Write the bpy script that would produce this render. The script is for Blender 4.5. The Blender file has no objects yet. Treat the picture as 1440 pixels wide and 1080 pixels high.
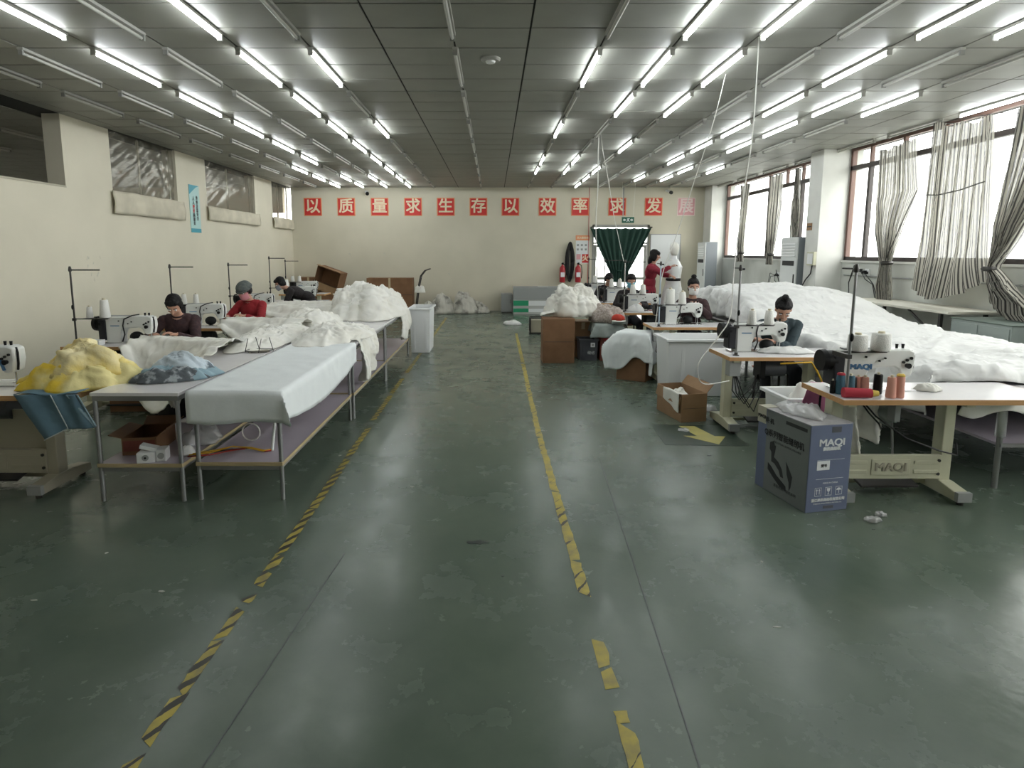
import bpy, bmesh, math, random
from math import sin, cos, pi, radians as R
from mathutils import Vector as V, Matrix, noise, Quaternion
random.seed(7)
S = bpy.context.scene
COL = S.collection
# ---------------------------------------------------------------- camera, sky, exposure
cam = bpy.data.cameras.new('camera'); CAM = bpy.data.objects.new('camera', cam); COL.objects.link(CAM)
cam.sensor_fit = 'HORIZONTAL'; cam.sensor_width = 36; cam.lens = 830*36/1440
cam.shift_x = 26/1440; cam.shift_y = -72.95/1440
cam.clip_start = .05; cam.clip_end = 400
CAM.location = (0, 0, 1.77); CAM.rotation_euler = (pi/2-math.atan(.135), 0, 0)
S.camera = CAM
W = bpy.data.worlds.new('overcast_sky'); S.world = W; W.use_nodes = True
SKY = 4.6
bg = W.node_tree.nodes['Background']; bg.inputs[0].default_value = (1, .985, .95, 1); bg.inputs[1].default_value = SKY
S.view_settings.view_transform = 'Standard'; S.view_settings.look = 'None'
S.view_settings.gamma = 1; S.view_settings.use_curve_mapping = False
S.view_settings.exposure = 0.80
TUBE = 21.0
S.cycles.use_denoising = True
S.cycles.max_bounces = 8; S.cycles.diffuse_bounces = 4; S.cycles.transparent_max_bounces = 12
S.cycles.sample_clamp_indirect = 6

# ---------------------------------------------------------------- materials
def M(name, col, rough=.6, metal=0, col2=None, scale=4, bump=0, bscale=30, emit=0, detail=4, spec=.5, lo=.35, hi=.65, stretch=(1, 1, 1)):
    m = bpy.data.materials.new(name); m.use_nodes = True
    nt = m.node_tree; b = nt.nodes['Principled BSDF']; L = nt.links.new
    c = tuple(col)+(1,)
    b.inputs['Base Color'].default_value = c
    b.inputs['Roughness'].default_value = rough; b.inputs['Metallic'].default_value = metal
    b.inputs['Specular IOR Level'].default_value = spec
    if col2 or bump:
        tc = nt.nodes.new('ShaderNodeTexCoord'); mp = nt.nodes.new('ShaderNodeMapping')
        mp.inputs['Scale'].default_value = stretch; L(tc.outputs['Object'], mp.inputs[0])
    if col2:
        n = nt.nodes.new('ShaderNodeTexNoise'); n.inputs['Scale'].default_value = scale; n.inputs['Detail'].default_value = detail
        L(mp.outputs[0], n.inputs[0])
        r = nt.nodes.new('ShaderNodeValToRGB'); r.color_ramp.elements[0].position = lo; r.color_ramp.elements[1].position = hi
        r.color_ramp.elements[0].color = c; r.color_ramp.elements[1].color = tuple(col2)+(1,)
        L(n.outputs['Fac'], r.inputs[0]); L(r.outputs[0], b.inputs['Base Color'])
    if bump:
        n2 = nt.nodes.new('ShaderNodeTexNoise'); n2.inputs['Scale'].default_value = bscale; n2.inputs['Detail'].default_value = 4
        L(mp.outputs[0], n2.inputs[0])
        bp = nt.nodes.new('ShaderNodeBump'); bp.inputs['Strength'].default_value = bump; bp.inputs['Distance'].default_value = .02
        L(n2.outputs['Fac'], bp.inputs['Height']); L(bp.outputs[0], b.inputs['Normal'])
    if emit:
        b.inputs['Emission Color'].default_value = c; b.inputs['Emission Strength'].default_value = emit
    return m

def sheer(name, build):
    m = bpy.data.materials.new(name); m.use_nodes = True; nt = m.node_tree
    for n in list(nt.nodes):
        if n.type != 'OUTPUT_MATERIAL': nt.nodes.remove(n)
    out = build(nt, nt.nodes.new, nt.links.new)
    nt.links.new(out, nt.nodes['Material Output'].inputs[0]); return m

def floor_mat():
    m = bpy.data.materials.new('green_epoxy'); m.use_nodes = True
    nt = m.node_tree; N = nt.nodes.new; L = nt.links.new; b = nt.nodes['Principled BSDF']
    tc = N('ShaderNodeTexCoord')
    def noi(scale, detail=5, rough=.6, st=(1, 1, 1), dist=0):
        mp = N('ShaderNodeMapping'); mp.inputs['Scale'].default_value = st; L(tc.outputs['Object'], mp.inputs[0])
        n = N('ShaderNodeTexNoise'); n.inputs['Scale'].default_value = scale; n.inputs['Detail'].default_value = detail
        n.inputs['Roughness'].default_value = rough; n.inputs['Distortion'].default_value = dist
        L(mp.outputs[0], n.inputs[0]); return n.outputs['Fac']
    def ramp(f, a, ca, bb, cb):
        r = N('ShaderNodeValToRGB'); e = r.color_ramp.elements
        e[0].position = a; e[0].color = ca; e[1].position = bb; e[1].color = cb; L(f, r.inputs[0]); return r.outputs[0]
    def mix(f, a, c):
        x = N('ShaderNodeMix'); x.data_type = 'RGBA'; L(f, x.inputs[0])
        for i, q in ((6, a), (7, c)):
            if isinstance(q, tuple): x.inputs[i].default_value = q
            else: L(q, x.inputs[i])
        return x.outputs[2]
    base = ramp(noi(.55, 6, .6, dist=.4), .3, (.080, .110, .085, 1), .7, (.122, .155, .118, 1))
    base = mix(ramp(noi(1.7, 7, .7), .42, (0, 0, 0, 1), .9, (.4, .4, .4, 1)), base, (.175, .21, .16, 1))
    scuff = ramp(noi(3.2, 9, .78, (1, .7, 1), .6), .60, (0, 0, 0, 1), .95, (.07, .07, .07, 1))
    base = mix(scuff, base, (.24, .27, .22, 1))
    dark = ramp(noi(14, 5, .7, (1, .5, 1), 2), .68, (0, 0, 0, 1), .85, (.14, .14, .14, 1))
    base = mix(dark, base, (.06, .075, .06, 1))
    L(base, b.inputs['Base Color'])
    rr = N('ShaderNodeMapRange'); rr.inputs[1].default_value = .3; rr.inputs[2].default_value = .7
    rr.inputs[3].default_value = .17; rr.inputs[4].default_value = .33
    L(noi(2.3, 6, .65), rr.inputs[0]); L(rr.outputs[0], b.inputs['Roughness'])
    bp = N('ShaderNodeBump'); bp.inputs['Strength'].default_value = .12; bp.inputs['Distance'].default_value = .02
    L(noi(6, 3), bp.inputs['Height']); L(bp.outputs[0], b.inputs['Normal'])
    b.inputs['Specular IOR Level'].default_value = .42
    return m

def tape_mat(nm, t0, t1):
    m = bpy.data.materials.new(nm); m.use_nodes = True
    nt = m.node_tree; N = nt.nodes.new; L = nt.links.new; b = nt.nodes['Principled BSDF']
    tc = N('ShaderNodeTexCoord'); sp = N('ShaderNodeSeparateXYZ'); L(tc.outputs['Object'], sp.inputs[0])
    a = N('ShaderNodeMath'); a.operation = 'MULTIPLY_ADD'; L(sp.outputs[0], a.inputs[0]); a.inputs[1].default_value = -1.5; L(sp.outputs[1], a.inputs[2])
    n = N('ShaderNodeTexNoise'); n.inputs['Scale'].default_value = 14; n.inputs['Detail'].default_value = 6; L(tc.outputs['Object'], n.inputs[0])
    a2 = N('ShaderNodeMath'); a2.operation = 'MULTIPLY_ADD'; L(n.outputs[0], a2.inputs[0]); a2.inputs[1].default_value = .05; L(a.outputs[0], a2.inputs[2])
    d = N('ShaderNodeMath'); d.operation = 'DIVIDE'; L(a2.outputs[0], d.inputs[0]); d.inputs[1].default_value = .125
    fr = N('ShaderNodeMath'); fr.operation = 'FRACT'; L(d.outputs[0], fr.inputs[0])
    n3 = N('ShaderNodeTexNoise'); n3.inputs['Scale'].default_value = 3; n3.inputs['Detail'].default_value = 8; L(tc.outputs['Object'], n3.inputs[0])
    th = N('ShaderNodeMapRange'); th.inputs[1].default_value = .35; th.inputs[2].default_value = .65; th.inputs[3].default_value = t0; th.inputs[4].default_value = t1
    L(n3.outputs[0], th.inputs[0])
    gt = N('ShaderNodeMath'); gt.operation = 'LESS_THAN'; L(fr.outputs[0], gt.inputs[0]); L(th.outputs[0], gt.inputs[1])
    x = N('ShaderNodeMix'); x.data_type = 'RGBA'; L(gt.outputs[0], x.inputs[0])
    r = N('ShaderNodeValToRGB'); e = r.color_ramp.elements; e[0].position = .4; e[0].color = (.46, .37, .06, 1); e[1].position = .68; e[1].color = (.28, .24, .08, 1)
    L(n.outputs[0], r.inputs[0]); L(r.outputs[0], x.inputs[6]); x.inputs[7].default_value = (.028, .028, .02, 1)
    L(x.outputs[2], b.inputs['Base Color']); b.inputs['Roughness'].default_value = .45
    return m

def glass_b(nt, N, L):
    t = N('ShaderNodeBsdfTransparent'); t.inputs[0].default_value = (.95, .97, .97, 1)
    g = N('ShaderNodeBsdfGlossy'); g.inputs['Roughness'].default_value = .03
    f = N('ShaderNodeLayerWeight'); f.inputs[0].default_value = .5
    q = N('ShaderNodeMath'); q.operation = 'POWER'; L(f.outputs['Facing'], q.inputs[0]); q.inputs[1].default_value = 5
    q2 = N('ShaderNodeMath'); q2.operation = 'MULTIPLY_ADD'; L(q.outputs[0], q2.inputs[0]); q2.inputs[1].default_value = .7; q2.inputs[2].default_value = .04
    x = N('ShaderNodeMixShader'); L(q2.outputs[0], x.inputs[0]); L(t.outputs[0], x.inputs[1]); L(g.outputs[0], x.inputs[2]); return x.outputs[0]
def film_b(nt, N, L):
    t = N('ShaderNodeBsdfTransparent'); t.inputs[0].default_value = (.85, .84, .8, 1)
    d = N('ShaderNodeBsdfDiffuse'); d.inputs[0].default_value = (.36, .34, .29, 1)
    g = N('ShaderNodeBsdfGlossy'); g.inputs['Roughness'].default_value = .27; g.inputs[0].default_value = (.6, .58, .52, 1)
    x = N('ShaderNodeMixShader'); x.inputs[0].default_value = .30; L(t.outputs[0], x.inputs[1]); L(d.outputs[0], x.inputs[2])
    y = N('ShaderNodeMixShader'); y.inputs[0].default_value = .2; L(x.outputs[0], y.inputs[1]); L(g.outputs[0], y.inputs[2]); return y.outputs[0]
def bag_b(nt, N, L):
    t = N('ShaderNodeBsdfTransparent'); d = N('ShaderNodeBsdfDiffuse'); d.inputs[0].default_value = (.8, .8, .8, 1)
    g = N('ShaderNodeBsdfGlossy'); g.inputs['Roughness'].default_value = .15
    x = N('ShaderNodeMixShader'); x.inputs[0].default_value = .35; L(t.outputs[0], x.inputs[1]); L(d.outputs[0], x.inputs[2])
    y = N('ShaderNodeMixShader'); y.inputs[0].default_value = .15; L(x.outputs[0], y.inputs[1]); L(g.outputs[0], y.inputs[2]); return y.outputs[0]
def curtain_b(nt, N, L):
    uv = N('ShaderNodeUVMap'); sp = N('ShaderNodeSeparateXYZ'); L(uv.outputs[0], sp.inputs[0])
    a = N('ShaderNodeMath'); a.operation = 'MULTIPLY'; L(sp.outputs[0], a.inputs[0]); a.inputs[1].default_value = 1.0
    fr = N('ShaderNodeMath'); fr.operation = 'FRACT'; L(a.outputs[0], fr.inputs[0])
    lt = N('ShaderNodeMath'); lt.operation = 'LESS_THAN'; L(fr.outputs[0], lt.inputs[0]); lt.inputs[1].default_value = .42
    x = N('ShaderNodeMix'); x.data_type = 'RGBA'; L(lt.outputs[0], x.inputs[0])
    x.inputs[6].default_value = (.50, .48, .42, 1); x.inputs[7].default_value = (.085, .082, .078, 1)
    d = N('ShaderNodeBsdfDiffuse'); L(x.outputs[2], d.inputs[0])
    tl = N('ShaderNodeBsdfTranslucent'); L(x.outputs[2], tl.inputs[0])
    tr = N('ShaderNodeBsdfTransparent')
    m1 = N('ShaderNodeMixShader'); m1.inputs[0].default_value = .26; L(d.outputs[0], m1.inputs[1]); L(tl.outputs[0], m1.inputs[2])
    m2 = N('ShaderNodeMixShader'); m2.inputs[0].default_value = .07; L(m1.outputs[0], m2.inputs[1]); L(tr.outputs[0], m2.inputs[2])
    return m2.outputs[0]

mFLOOR = floor_mat(); mTAPE = tape_mat('hazard_tape', .22, .60); mTAPE2 = tape_mat('worn_yellow_tape', -.25, .42)
mGLASS = sheer('window_glass', glass_b); mFILM = sheer('plastic_film', film_b); mBAG = sheer('clear_plastic', bag_b); mCURT = sheer('striped_sheer', curtain_b)
mWALL = M('cream_paint', (.65, .605, .485), .85, col2=(.605, .565, .45), scale=1.2, bump=.05)
mWALLR = M('grey_white_paint', (.60, .61, .57), .85, col2=(.50, .51, .47), scale=1.8, bump=.06)
mPILLAR = M('white_pillar_paint', (.72, .72, .68), .8, col2=(.64, .64, .60), scale=2)
mSILL = M('cream_cover_cloth', (.62, .57, .45), .9, col2=(.5, .46, .36), scale=3)
mCEIL = M('ceiling_void', (.03, .03, .027), .9)
mTILE = M('ceiling_tile_face', (.285, .285, .25), .5, col2=(.26, .26, .228), scale=2)
mTUBE = M('lit_tube', (.93, .98, 1.0), .4, emit=TUBE)
mOFF = M('unlit_tube', (.46, .46, .42), .35)
mLAMP = M('lamp_housing', (.36, .355, .32), .5); mLAMPE = M('lamp_cap', (.25, .25, .23), .5)
def fabric(name, col, col2, st=1.0, sc=3.2):
    m = M(name, col, .85, col2=col2, scale=4); nt = m.node_tree; N = nt.nodes.new; L = nt.links.new
    tc = N('ShaderNodeTexCoord'); h = None
    for k, (sx, w) in enumerate(((sc, 1.0), (sc*2.3, .5))):
        mp = N('ShaderNodeMapping'); mp.inputs['Rotation'].default_value = (.4*k, .3, .9*k); mp.inputs['Scale'].default_value = (1, .55, 1); L(tc.outputs['Object'], mp.inputs[0])
        n = N('ShaderNodeTexNoise'); n.noise_type = 'RIDGED_MULTIFRACTAL'; n.inputs['Scale'].default_value = sx; n.inputs['Detail'].default_value = 3; n.inputs['Distortion'].default_value = .6
        L(mp.outputs[0], n.inputs[0]); q = N('ShaderNodeMath'); q.operation = 'MULTIPLY_ADD'; L(n.outputs[0], q.inputs[0]); q.inputs[1].default_value = w
        if h: L(h, q.inputs[2])
        else: q.inputs[2].default_value = 0
        h = q.outputs[0]
    b = N('ShaderNodeBump'); b.inputs['Strength'].default_value = st; b.inputs['Distance'].default_value = .04
    L(h, b.inputs['Height']); L(b.outputs[0], nt.nodes['Principled BSDF'].inputs['Normal']); return m
mWHITE = fabric('white_fabric', (.735, .735, .72), (.70, .70, .685), 1.0, 3.8)
mCREAM = fabric('offwhite_fabric', (.77, .75, .68), (.82, .81, .76), 1.0)
mSHEET = M('pale_blue_white_sheet', (.80, .835, .84), .6, bump=.05, bscale=40)
mPUREW = M('white_plastic', (.78, .79, .79), .35)
mTOP = M('table_laminate', (.80, .78, .78), .22, col2=(.76, .74, .75), scale=5)
mLILAC = M('lilac_shelf', (.47, .42, .48), .35, col2=(.42, .37, .43), scale=3)
mEDGE = M('orange_wood_edge', (.55, .31, .13), .5, col2=(.48, .26, .1), scale=8, stretch=(.3, 6, 6))
mEDGED = M('yellowed_edge', (.45, .36, .2), .6)
mSTEEL = M('grey_steel_tube', (.30, .30, .30), .38, .6)
mDSTEEL = M('dark_steel', (.055, .052, .048), .45, .5)
mCHROME = M('chrome', (.62, .62, .62), .2, 1)
mBEIGE = M('cream_powder_coat', (.58, .57, .42), .42, col2=(.53, .52, .38), scale=6)
mBEIGED = M('tan_panel', (.40, .37, .28), .5)
mMACH = M('machine_white', (.72, .73, .70), .3)
mBLACK = M('black_plastic', (.008, .008, .008), .45, spec=.25); mMOTOR = M('charcoal_motor_cover', (.022, .022, .026), .45, spec=.3)
mBLACKC = M('black_cloth', (.02, .018, .018), .9, bump=.2, bscale=40)
mBLUET = M('blue_print', (.06, .17, .32), .5)
mGREY = M('grey_plastic', (.32, .33, .32), .5); mDGREY = M('dark_grey_plastic', (.085, .088, .1), .45)
mCARD = M('brown_cardboard', (.19, .095, .045), .8, col2=(.225, .118, .058), scale=5)
mCARDL = M('tan_cardboard', (.34, .21, .115), .8, col2=(.29, .175, .09), scale=5)
mCARDR = M('red_brown_cardboard', (.17, .045, .032), .75, col2=(.21, .06, .04), scale=4)
mTAPEB = M('packing_tape', (.55, .44, .28), .3)
mBOXB = M('blue_printed_board', (.145, .172, .27), .4, col2=(.135, .16, .25), scale=6)
mBOXG = M('grey_printed_board', (.15, .165, .165), .35, col2=(.19, .205, .2), scale=2)
mBOXTOP = M('box_top_film', (.45, .44, .45), .25, col2=(.34, .33, .34), scale=9)
mINKW = M('white_ink', (.82, .83, .84), .5); mINKB = M('black_ink', (.02, .02, .022), .5)
mRED = M('sign_red', (.62, .035, .03), .5); mORANGE = M('sign_border', (.78, .30, .14), .6); mGLYPH = M('sign_cream_letter', (.82, .70, .50), .6)
mPINKS = M('faded_pink', (.72, .36, .38), .6); mPINKG = M('faded_letter', (.82, .66, .63), .6)
mEXT = M('extinguisher_red', (.45, .02, .03), .3); mGREEN = M('exit_green', (.015, .10, .06), .5)
mDGREEN = M('dark_green_cloth', (.012, .045, .032), .85, bump=.2, bscale=20)
mTEAL = M('banner_teal', (.05, .30, .38), .5); mBANL = M('banner_pale', (.42, .62, .60), .5)
mYEL = M('yellow_cloth', (.84, .60, .05), .8, col2=(.82, .72, .34), scale=3.2, bump=.2, lo=.42, hi=.55)
mBLUEC = M('blue_cotton', (.10, .18, .24), .85, col2=(.12, .21, .27), scale=4, bump=.1)
mBLUEL = M('light_blue_cotton', (.28, .40, .46), .85)
mPIPING = M('pale_piping', (.5, .55, .56), .8)
mPRINT = M('grey_print_cotton', (.58, .66, .72), .85, col2=(.12, .15, .18), scale=9, bump=.2, lo=.56, hi=.64)
mDOT = M('speckled_quilt', (.55, .48, .43), .9, col2=(.3, .25, .22), scale=40, bump=.15)
mREDC = M('red_cloth', (.55, .05, .03), .8); mGREYC = M('grey_cloth', (.34, .38, .36), .85, bump=.15)
mPINKC = M('pink_cloth', (.62, .20, .36), .8)
mTHW = M('white_thread', (.78, .77, .73), .8, bump=.3, bscale=120); mTHP = M('pink_thread', (.72, .36, .28), .75); mTHR = M('red_thread', (.42, .02, .04), .7)
mTHB = M('teal_thread', (.05, .13, .18), .75); mTHY = M('yellow_thread', (.7, .5, .1), .75); mCONE = M('cone_core', (.62, .56, .4), .6)
mWIRE = M('white_cable', (.72, .71, .66), .5); mBWIRE = M('black_cable', (.015, .015, .015), .5); mYWIRE = M('yellow_cable', (.65, .38, .02), .5); mRWIRE = M('red_cable', (.35, .03, .02), .5)
mFRAME = M('dark_window_frame', (.045, .035, .032), .5); mFRAMEB = M('brown_window_frame', (.16, .09, .07), .5)
mAC = M('aircon_white', (.66, .68, .67), .35); mACS = M('aircon_grey', (.22, .24, .26), .4)
mBENCH = M('bench_top', (.60, .58, .50), .5); mCAB = M('grey_green_cabinet', (.27, .31, .29), .5); mCABT = M('cabinet_dark_top', (.10, .13, .11), .5)
mGREENS = M('green_stripe', (.02, .30, .14), .5)
mSKIN = M('skin', (.48, .27, .19), .55); mLIP = M('lips', (.38, .14, .12), .5); mHAIR = M('black_hair', (.006, .005, .005), .6, spec=.25, bump=.4, bscale=60)
mEYEW = M('eye_white', (.7, .68, .65), .3); mIRIS = M('iris', (.02, .012, .01), .2)
mCOATR = M('red_coat', (.28, .012, .018), .8, bump=.2, bscale=30); mMAROON = M('maroon_top', (.24, .012, .03), .85, col2=(.2, .01, .025), scale=6, bump=.15)
mTEALJ = M('dark_teal_jacket', (.022, .040, .048), .8, bump=.15); mDARKP = M('dark_plum_knit', (.035, .018, .022), .9, col2=(.06, .03, .03), scale=22)
mBLACKT = M('black_coat', (.016, .012, .013), .85, bump=.2); mTROU = M('dark_trousers', (.018, .02, .026), .85); mSHOE = M('dark_shoe', (.03, .028, .03), .5)
mMASKW = M('white_mask', (.72, .71, .70), .8); mMASKB = M('blue_mask', (.16, .42, .55), .8); mMASKP = M('pink_mask', (.60, .25, .28), .8); mMASKG = M('grey_mask', (.28, .29, .32), .8)
mHAT = M('grey_knit_cap', (.07, .085, .085), .9, col2=(.12, .13, .12), scale=30)
mSTOOL = M('stool_wood', (.28, .11, .07), .5)
mSMUDGE = M('pencil_smudge', (.56, .54, .45), .9)
mGROUND = M('pale_concrete_yard', (.5, .5, .47), .9, col2=(.44, .44, .42), scale=.3)
mMATG = M('dark_green_floor_patch', (.025, .045, .032), .4, col2=(.05, .07, .05), scale=6)
mARROW = M('yellow_paint', (.50, .44, .13), .5, col2=(.42, .38, .14), scale=8)
mSCRAP = M('paper_scrap', (.55, .55, .5), .9); mSTAIN = M('dark_stain', (.05, .06, .055), .35)

# ---------------------------------------------------------------- mesh helpers
class MB:
    def __init__(s): s.v = []; s.f = []; s.uv = None
    def add(s, vs, fs):
        n = len(s.v); s.v += [tuple(v) for v in vs]; s.f += [tuple(i+n for i in f) for f in fs]; return s
    def box(s, c, d, rot=None):
        x, y, z = d[0]/2, d[1]/2, d[2]/2
        vs = [V((a*x, b*y, e*z)) for e in (-1, 1) for b in (-1, 1) for a in (-1, 1)]
        if rot is not None: vs = [rot @ v for v in vs]
        return s.add([v+V(c) for v in vs], [(0, 2, 3, 1), (4, 5, 7, 6), (0, 1, 5, 4), (2, 6, 7, 3), (0, 4, 6, 2), (1, 3, 7, 5)])
    def bx(s, x0, x1, y0, y1, z0, z1): return s.box(((x0+x1)/2, (y0+y1)/2, (z0+z1)/2), (abs(x1-x0), abs(y1-y0), abs(z1-z0)))
    def cyl(s, p0, p1, r0, r1=None, n=12):
        if r1 is None: r1 = r0
        p0, p1 = V(p0), V(p1); d = (p1-p0).normalized(); a = d.orthogonal().normalized(); b = d.cross(a)
        vs = [p+r*(cos(2*pi*i/n)*a+sin(2*pi*i/n)*b) for p, r in ((p0, r0), (p1, r1)) for i in range(n)]
        fs = [(i, (i+1) % n, n+(i+1) % n, n+i) for i in range(n)]+[tuple(range(n-1, -1, -1)), tuple(range(n, 2*n))]
        return s.add(vs, fs)
    def tube(s, pts, r, n=6):
        pts = [V(p) for p in pts]; vs = []; fs = []; a = None
        for i, p in enumerate(pts):
            d = (pts[min(i+1, len(pts)-1)]-pts[max(i-1, 0)]).normalized()
            if a is None: a = d.orthogonal().normalized()
            else: a = (a-d*a.dot(d)).normalized()
            b = d.cross(a); rr = r[i] if isinstance(r, (list, tuple)) else r
            vs += [p+rr*(cos(2*pi*k/n)*a+sin(2*pi*k/n)*b) for k in range(n)]
        for i in range(len(pts)-1): fs += [(i*n+k, i*n+(k+1) % n, (i+1)*n+(k+1) % n, (i+1)*n+k) for k in range(n)]
        fs += [tuple(range(n-1, -1, -1)), tuple(range(len(vs)-n, len(vs)))]
        return s.add(vs, fs)
    def lathe(s, prof, c=(0, 0, 0), n=16):
        vs = []; fs = []; m = len(prof)
        for r, z in prof: vs += [(c[0]+r*cos(2*pi*k/n), c[1]+r*sin(2*pi*k/n), c[2]+z) for k in range(n)]
        for i in range(m-1): fs += [(i*n+k, i*n+(k+1) % n, (i+1)*n+(k+1) % n, (i+1)*n+k) for k in range(n)]
        fs += [tuple(range(n-1, -1, -1)), tuple(range((m-1)*n, m*n))]
        return s.add(vs, fs)
    def sph(s, c, r, n=12, rot=None):
        if not isinstance(r, (tuple, list)): r = (r, r, r)
        m = n//2+1; vs = [V((0, 0, -r[2]))]; fs = []
        for i in range(1, m):
            t = -pi/2+pi*i/m; vs += [V((r[0]*cos(t)*cos(2*pi*k/n), r[1]*cos(t)*sin(2*pi*k/n), r[2]*sin(t))) for k in range(n)]
        vs.append(V((0, 0, r[2]))); top = len(vs)-1
        fs += [(0, 1+(k+1) % n, 1+k) for k in range(n)]
        for i in range(m-2): fs += [(1+i*n+k, 1+i*n+(k+1) % n, 1+(i+1)*n+(k+1) % n, 1+(i+1)*n+k) for k in range(n)]
        fs += [(top, 1+(m-2)*n+k, 1+(m-2)*n+(k+1) % n) for k in range(n)]
        if rot is not None: vs = [rot @ v for v in vs]
        return s.add([v+V(c) for v in vs], fs)
    def prism(s, poly, y0, y1, fn=lambda a, h, b: (a, h, b)):      # polygon in (x,z), depth y
        n = len(poly); vs = [fn(a, h, b) for h in (y0, y1) for a, b in poly]
        return s.add(vs, [tuple(range(n)), tuple(range(2*n-1, n-1, -1))]+[(i+n, (i+1) % n+n, (i+1) % n, i) for i in range(n)])
    def obj(s, name, mat, parent=None, loc=(0, 0, 0), rz=0, smooth=None, bevel=0, seg=2, solid=0, sub=0):
        me = bpy.data.meshes.new(name); me.from_pydata(s.v, [], s.f)
        bm = bmesh.new(); bm.from_mesh(me); bmesh.ops.recalc_face_normals(bm, faces=bm.faces); bm.to_mesh(me); bm.free()
        if s.uv:
            l = me.uv_layers.new(name='UVMap')
            for lp in me.loops: l.data[lp.index].uv = s.uv[lp.vertex_index]
        return link(name, me, mat, parent, loc, rz, smooth, bevel, seg, solid, sub)

def link(name, me, mat, parent=None, loc=(0, 0, 0), rz=0, smooth=None, bevel=0, seg=2, solid=0, sub=0):
    if mat:
        for m in (mat if isinstance(mat, (list, tuple)) else [mat]): me.materials.append(m)
    if smooth is not None:
        me.shade_smooth()
        if smooth < 180: me.set_sharp_from_angle(angle=R(smooth))
    o = bpy.data.objects.new(name, me); COL.objects.link(o); o.location = loc; o.rotation_euler = (0, 0, rz); o.parent = parent
    if bevel:
        b = o.modifiers.new('bevel', 'BEVEL'); b.width = bevel; b.segments = seg; b.limit_method = 'ANGLE'; b.angle_limit = R(40)
        b.harden_normals = False
    if solid:
        b = o.modifiers.new('solid', 'SOLIDIFY'); b.thickness = solid; b.offset = -1
    if sub:
        b = o.modifiers.new('sub', 'SUBSURF'); b.levels = sub; b.render_levels = sub
    return o

def tag(o, label, cat, group=None, kind=None):
    if label: o['label'] = label
    if cat: o['category'] = cat
    if group: o['group'] = group
    if kind: o['kind'] = kind
    return o
def thing(name, label, cat, loc=(0, 0, 0), rz=0, group=None):
    o = bpy.data.objects.new(name, None); COL.objects.link(o); o.location = loc; o.rotation_euler = (0, 0, rz); o.empty_display_size = .1
    return tag(o, label, cat, group)
def structure(o): o['kind'] = 'structure'; return o
def kids(o): return [c for c in bpy.data.objects if c.parent == o]
CH = {}
def dup(src, loc, rz=None, label=None, group=None):
    def rec(o, par):
        c = o.copy(); COL.objects.link(c); c.parent = par
        if o not in CH: CH[o] = list(o.children)
        for k in CH[o]: rec(k, c)
        return c
    c = rec(src, None); c.location = loc
    if rz is not None: c.rotation_euler = (0, 0, rz)
    if label: c['label'] = label
    if group: c['group'] = group
    return c

def text(name, s, size, loc, right, up, mat, parent=None, ex=.001, align='CENTER', bold=0, wid=1):
    cu = bpy.data.curves.new(name, 'FONT'); cu.body = s; cu.size = size; cu.align_x = align; cu.align_y = 'CENTER'
    cu.extrude = ex; cu.resolution_u = 3
    t = bpy.data.objects.new('t', cu); me = bpy.data.meshes.new_from_object(t); bpy.data.objects.remove(t); bpy.data.curves.remove(cu)
    r, u = V(right).normalized(), V(up).normalized(); n = r.cross(u); L = V(loc)
    if bold:
        vs = [v.co.copy() for v in me.vertices]; fs = [tuple(p.vertices) for p in me.polygons]; k = len(vs)
        me = bpy.data.meshes.new(name)
        of = [(dx*bold, dy*bold*.7) for dx in (-1, 0, 1) for dy in (-1, 1)]
        me.from_pydata([v+V((a, b, .0004*q)) for q, (a, b) in enumerate(of) for v in vs], [], [tuple(i+q*k for i in f) for q in range(len(of)) for f in fs])
    for v in me.vertices: v.co = L+r*v.co.x*wid+u*v.co.y+n*v.co.z
    me.materials.clear()
    return link(name, me, mat, parent)

# ---------------------------------------------------------------- cloth helpers
def crease(p, s, seed=0):
    q = (V((p[0]*s[0], p[1]*s[1], p[2]*s[2])) if isinstance(s, tuple) else V(p)*s)+V((seed*3.7, seed*1.3, seed*2.1))
    w = noise.noise_vector(q*.6)*.9
    a = 1-abs(noise.noise(q+w))*2.6
    b = 1-abs(noise.noise((q+w*.7)*2.1+V((5, 9, 2))))*2.6
    c = 1-abs(noise.noise((q+w*.5)*4.3+V((1, 4, 8))))*2.6
    return a*abs(a)*.55+b*abs(b)*.36+c*abs(c)*.2
def relax_disp(vs, fs, amp, s, seed):
    nor = [V((0, 0, 0)) for _ in vs]
    for f in fs:
        a, b, c = V(vs[f[0]]), V(vs[f[1]]), V(vs[f[2]]); n = (b-a).cross(c-a)
        for i in f: nor[i] += n
    out = []
    for i, v in enumerate(vs):
        a = amp[i] if isinstance(amp, list) else amp
        n = nor[i].normalized() if nor[i].length > 0 else V((0, 0, 1))
        out.append(V(v)+n*a*crease(v, s, seed))
    return out
def gridfaces(nu, nv): return [(j*(nu+1)+i, j*(nu+1)+i+1, (j+1)*(nu+1)+i+1, (j+1)*(nu+1)+i) for j in range(nv) for i in range(nu)]
def sheet(name, fn, nu, nv, mat, parent=None, amp=.01, s=5, seed=1, solid=.004, uvs=1, smooth=180, sub=0):
    vs = [V(fn(i/nu, j/nv)) for j in range(nv+1) for i in range(nu+1)]; fs = gridfaces(nu, nv)
    if amp: vs = relax_disp(vs, fs, amp, s, seed)
    m = MB(); m.add(vs, fs); m.uv = [(i/nu*uvs, j/nv) for j in range(nv+1) for i in range(nu+1)]
    return m.obj(name, mat, parent, smooth=smooth, solid=solid, sub=sub)
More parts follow.
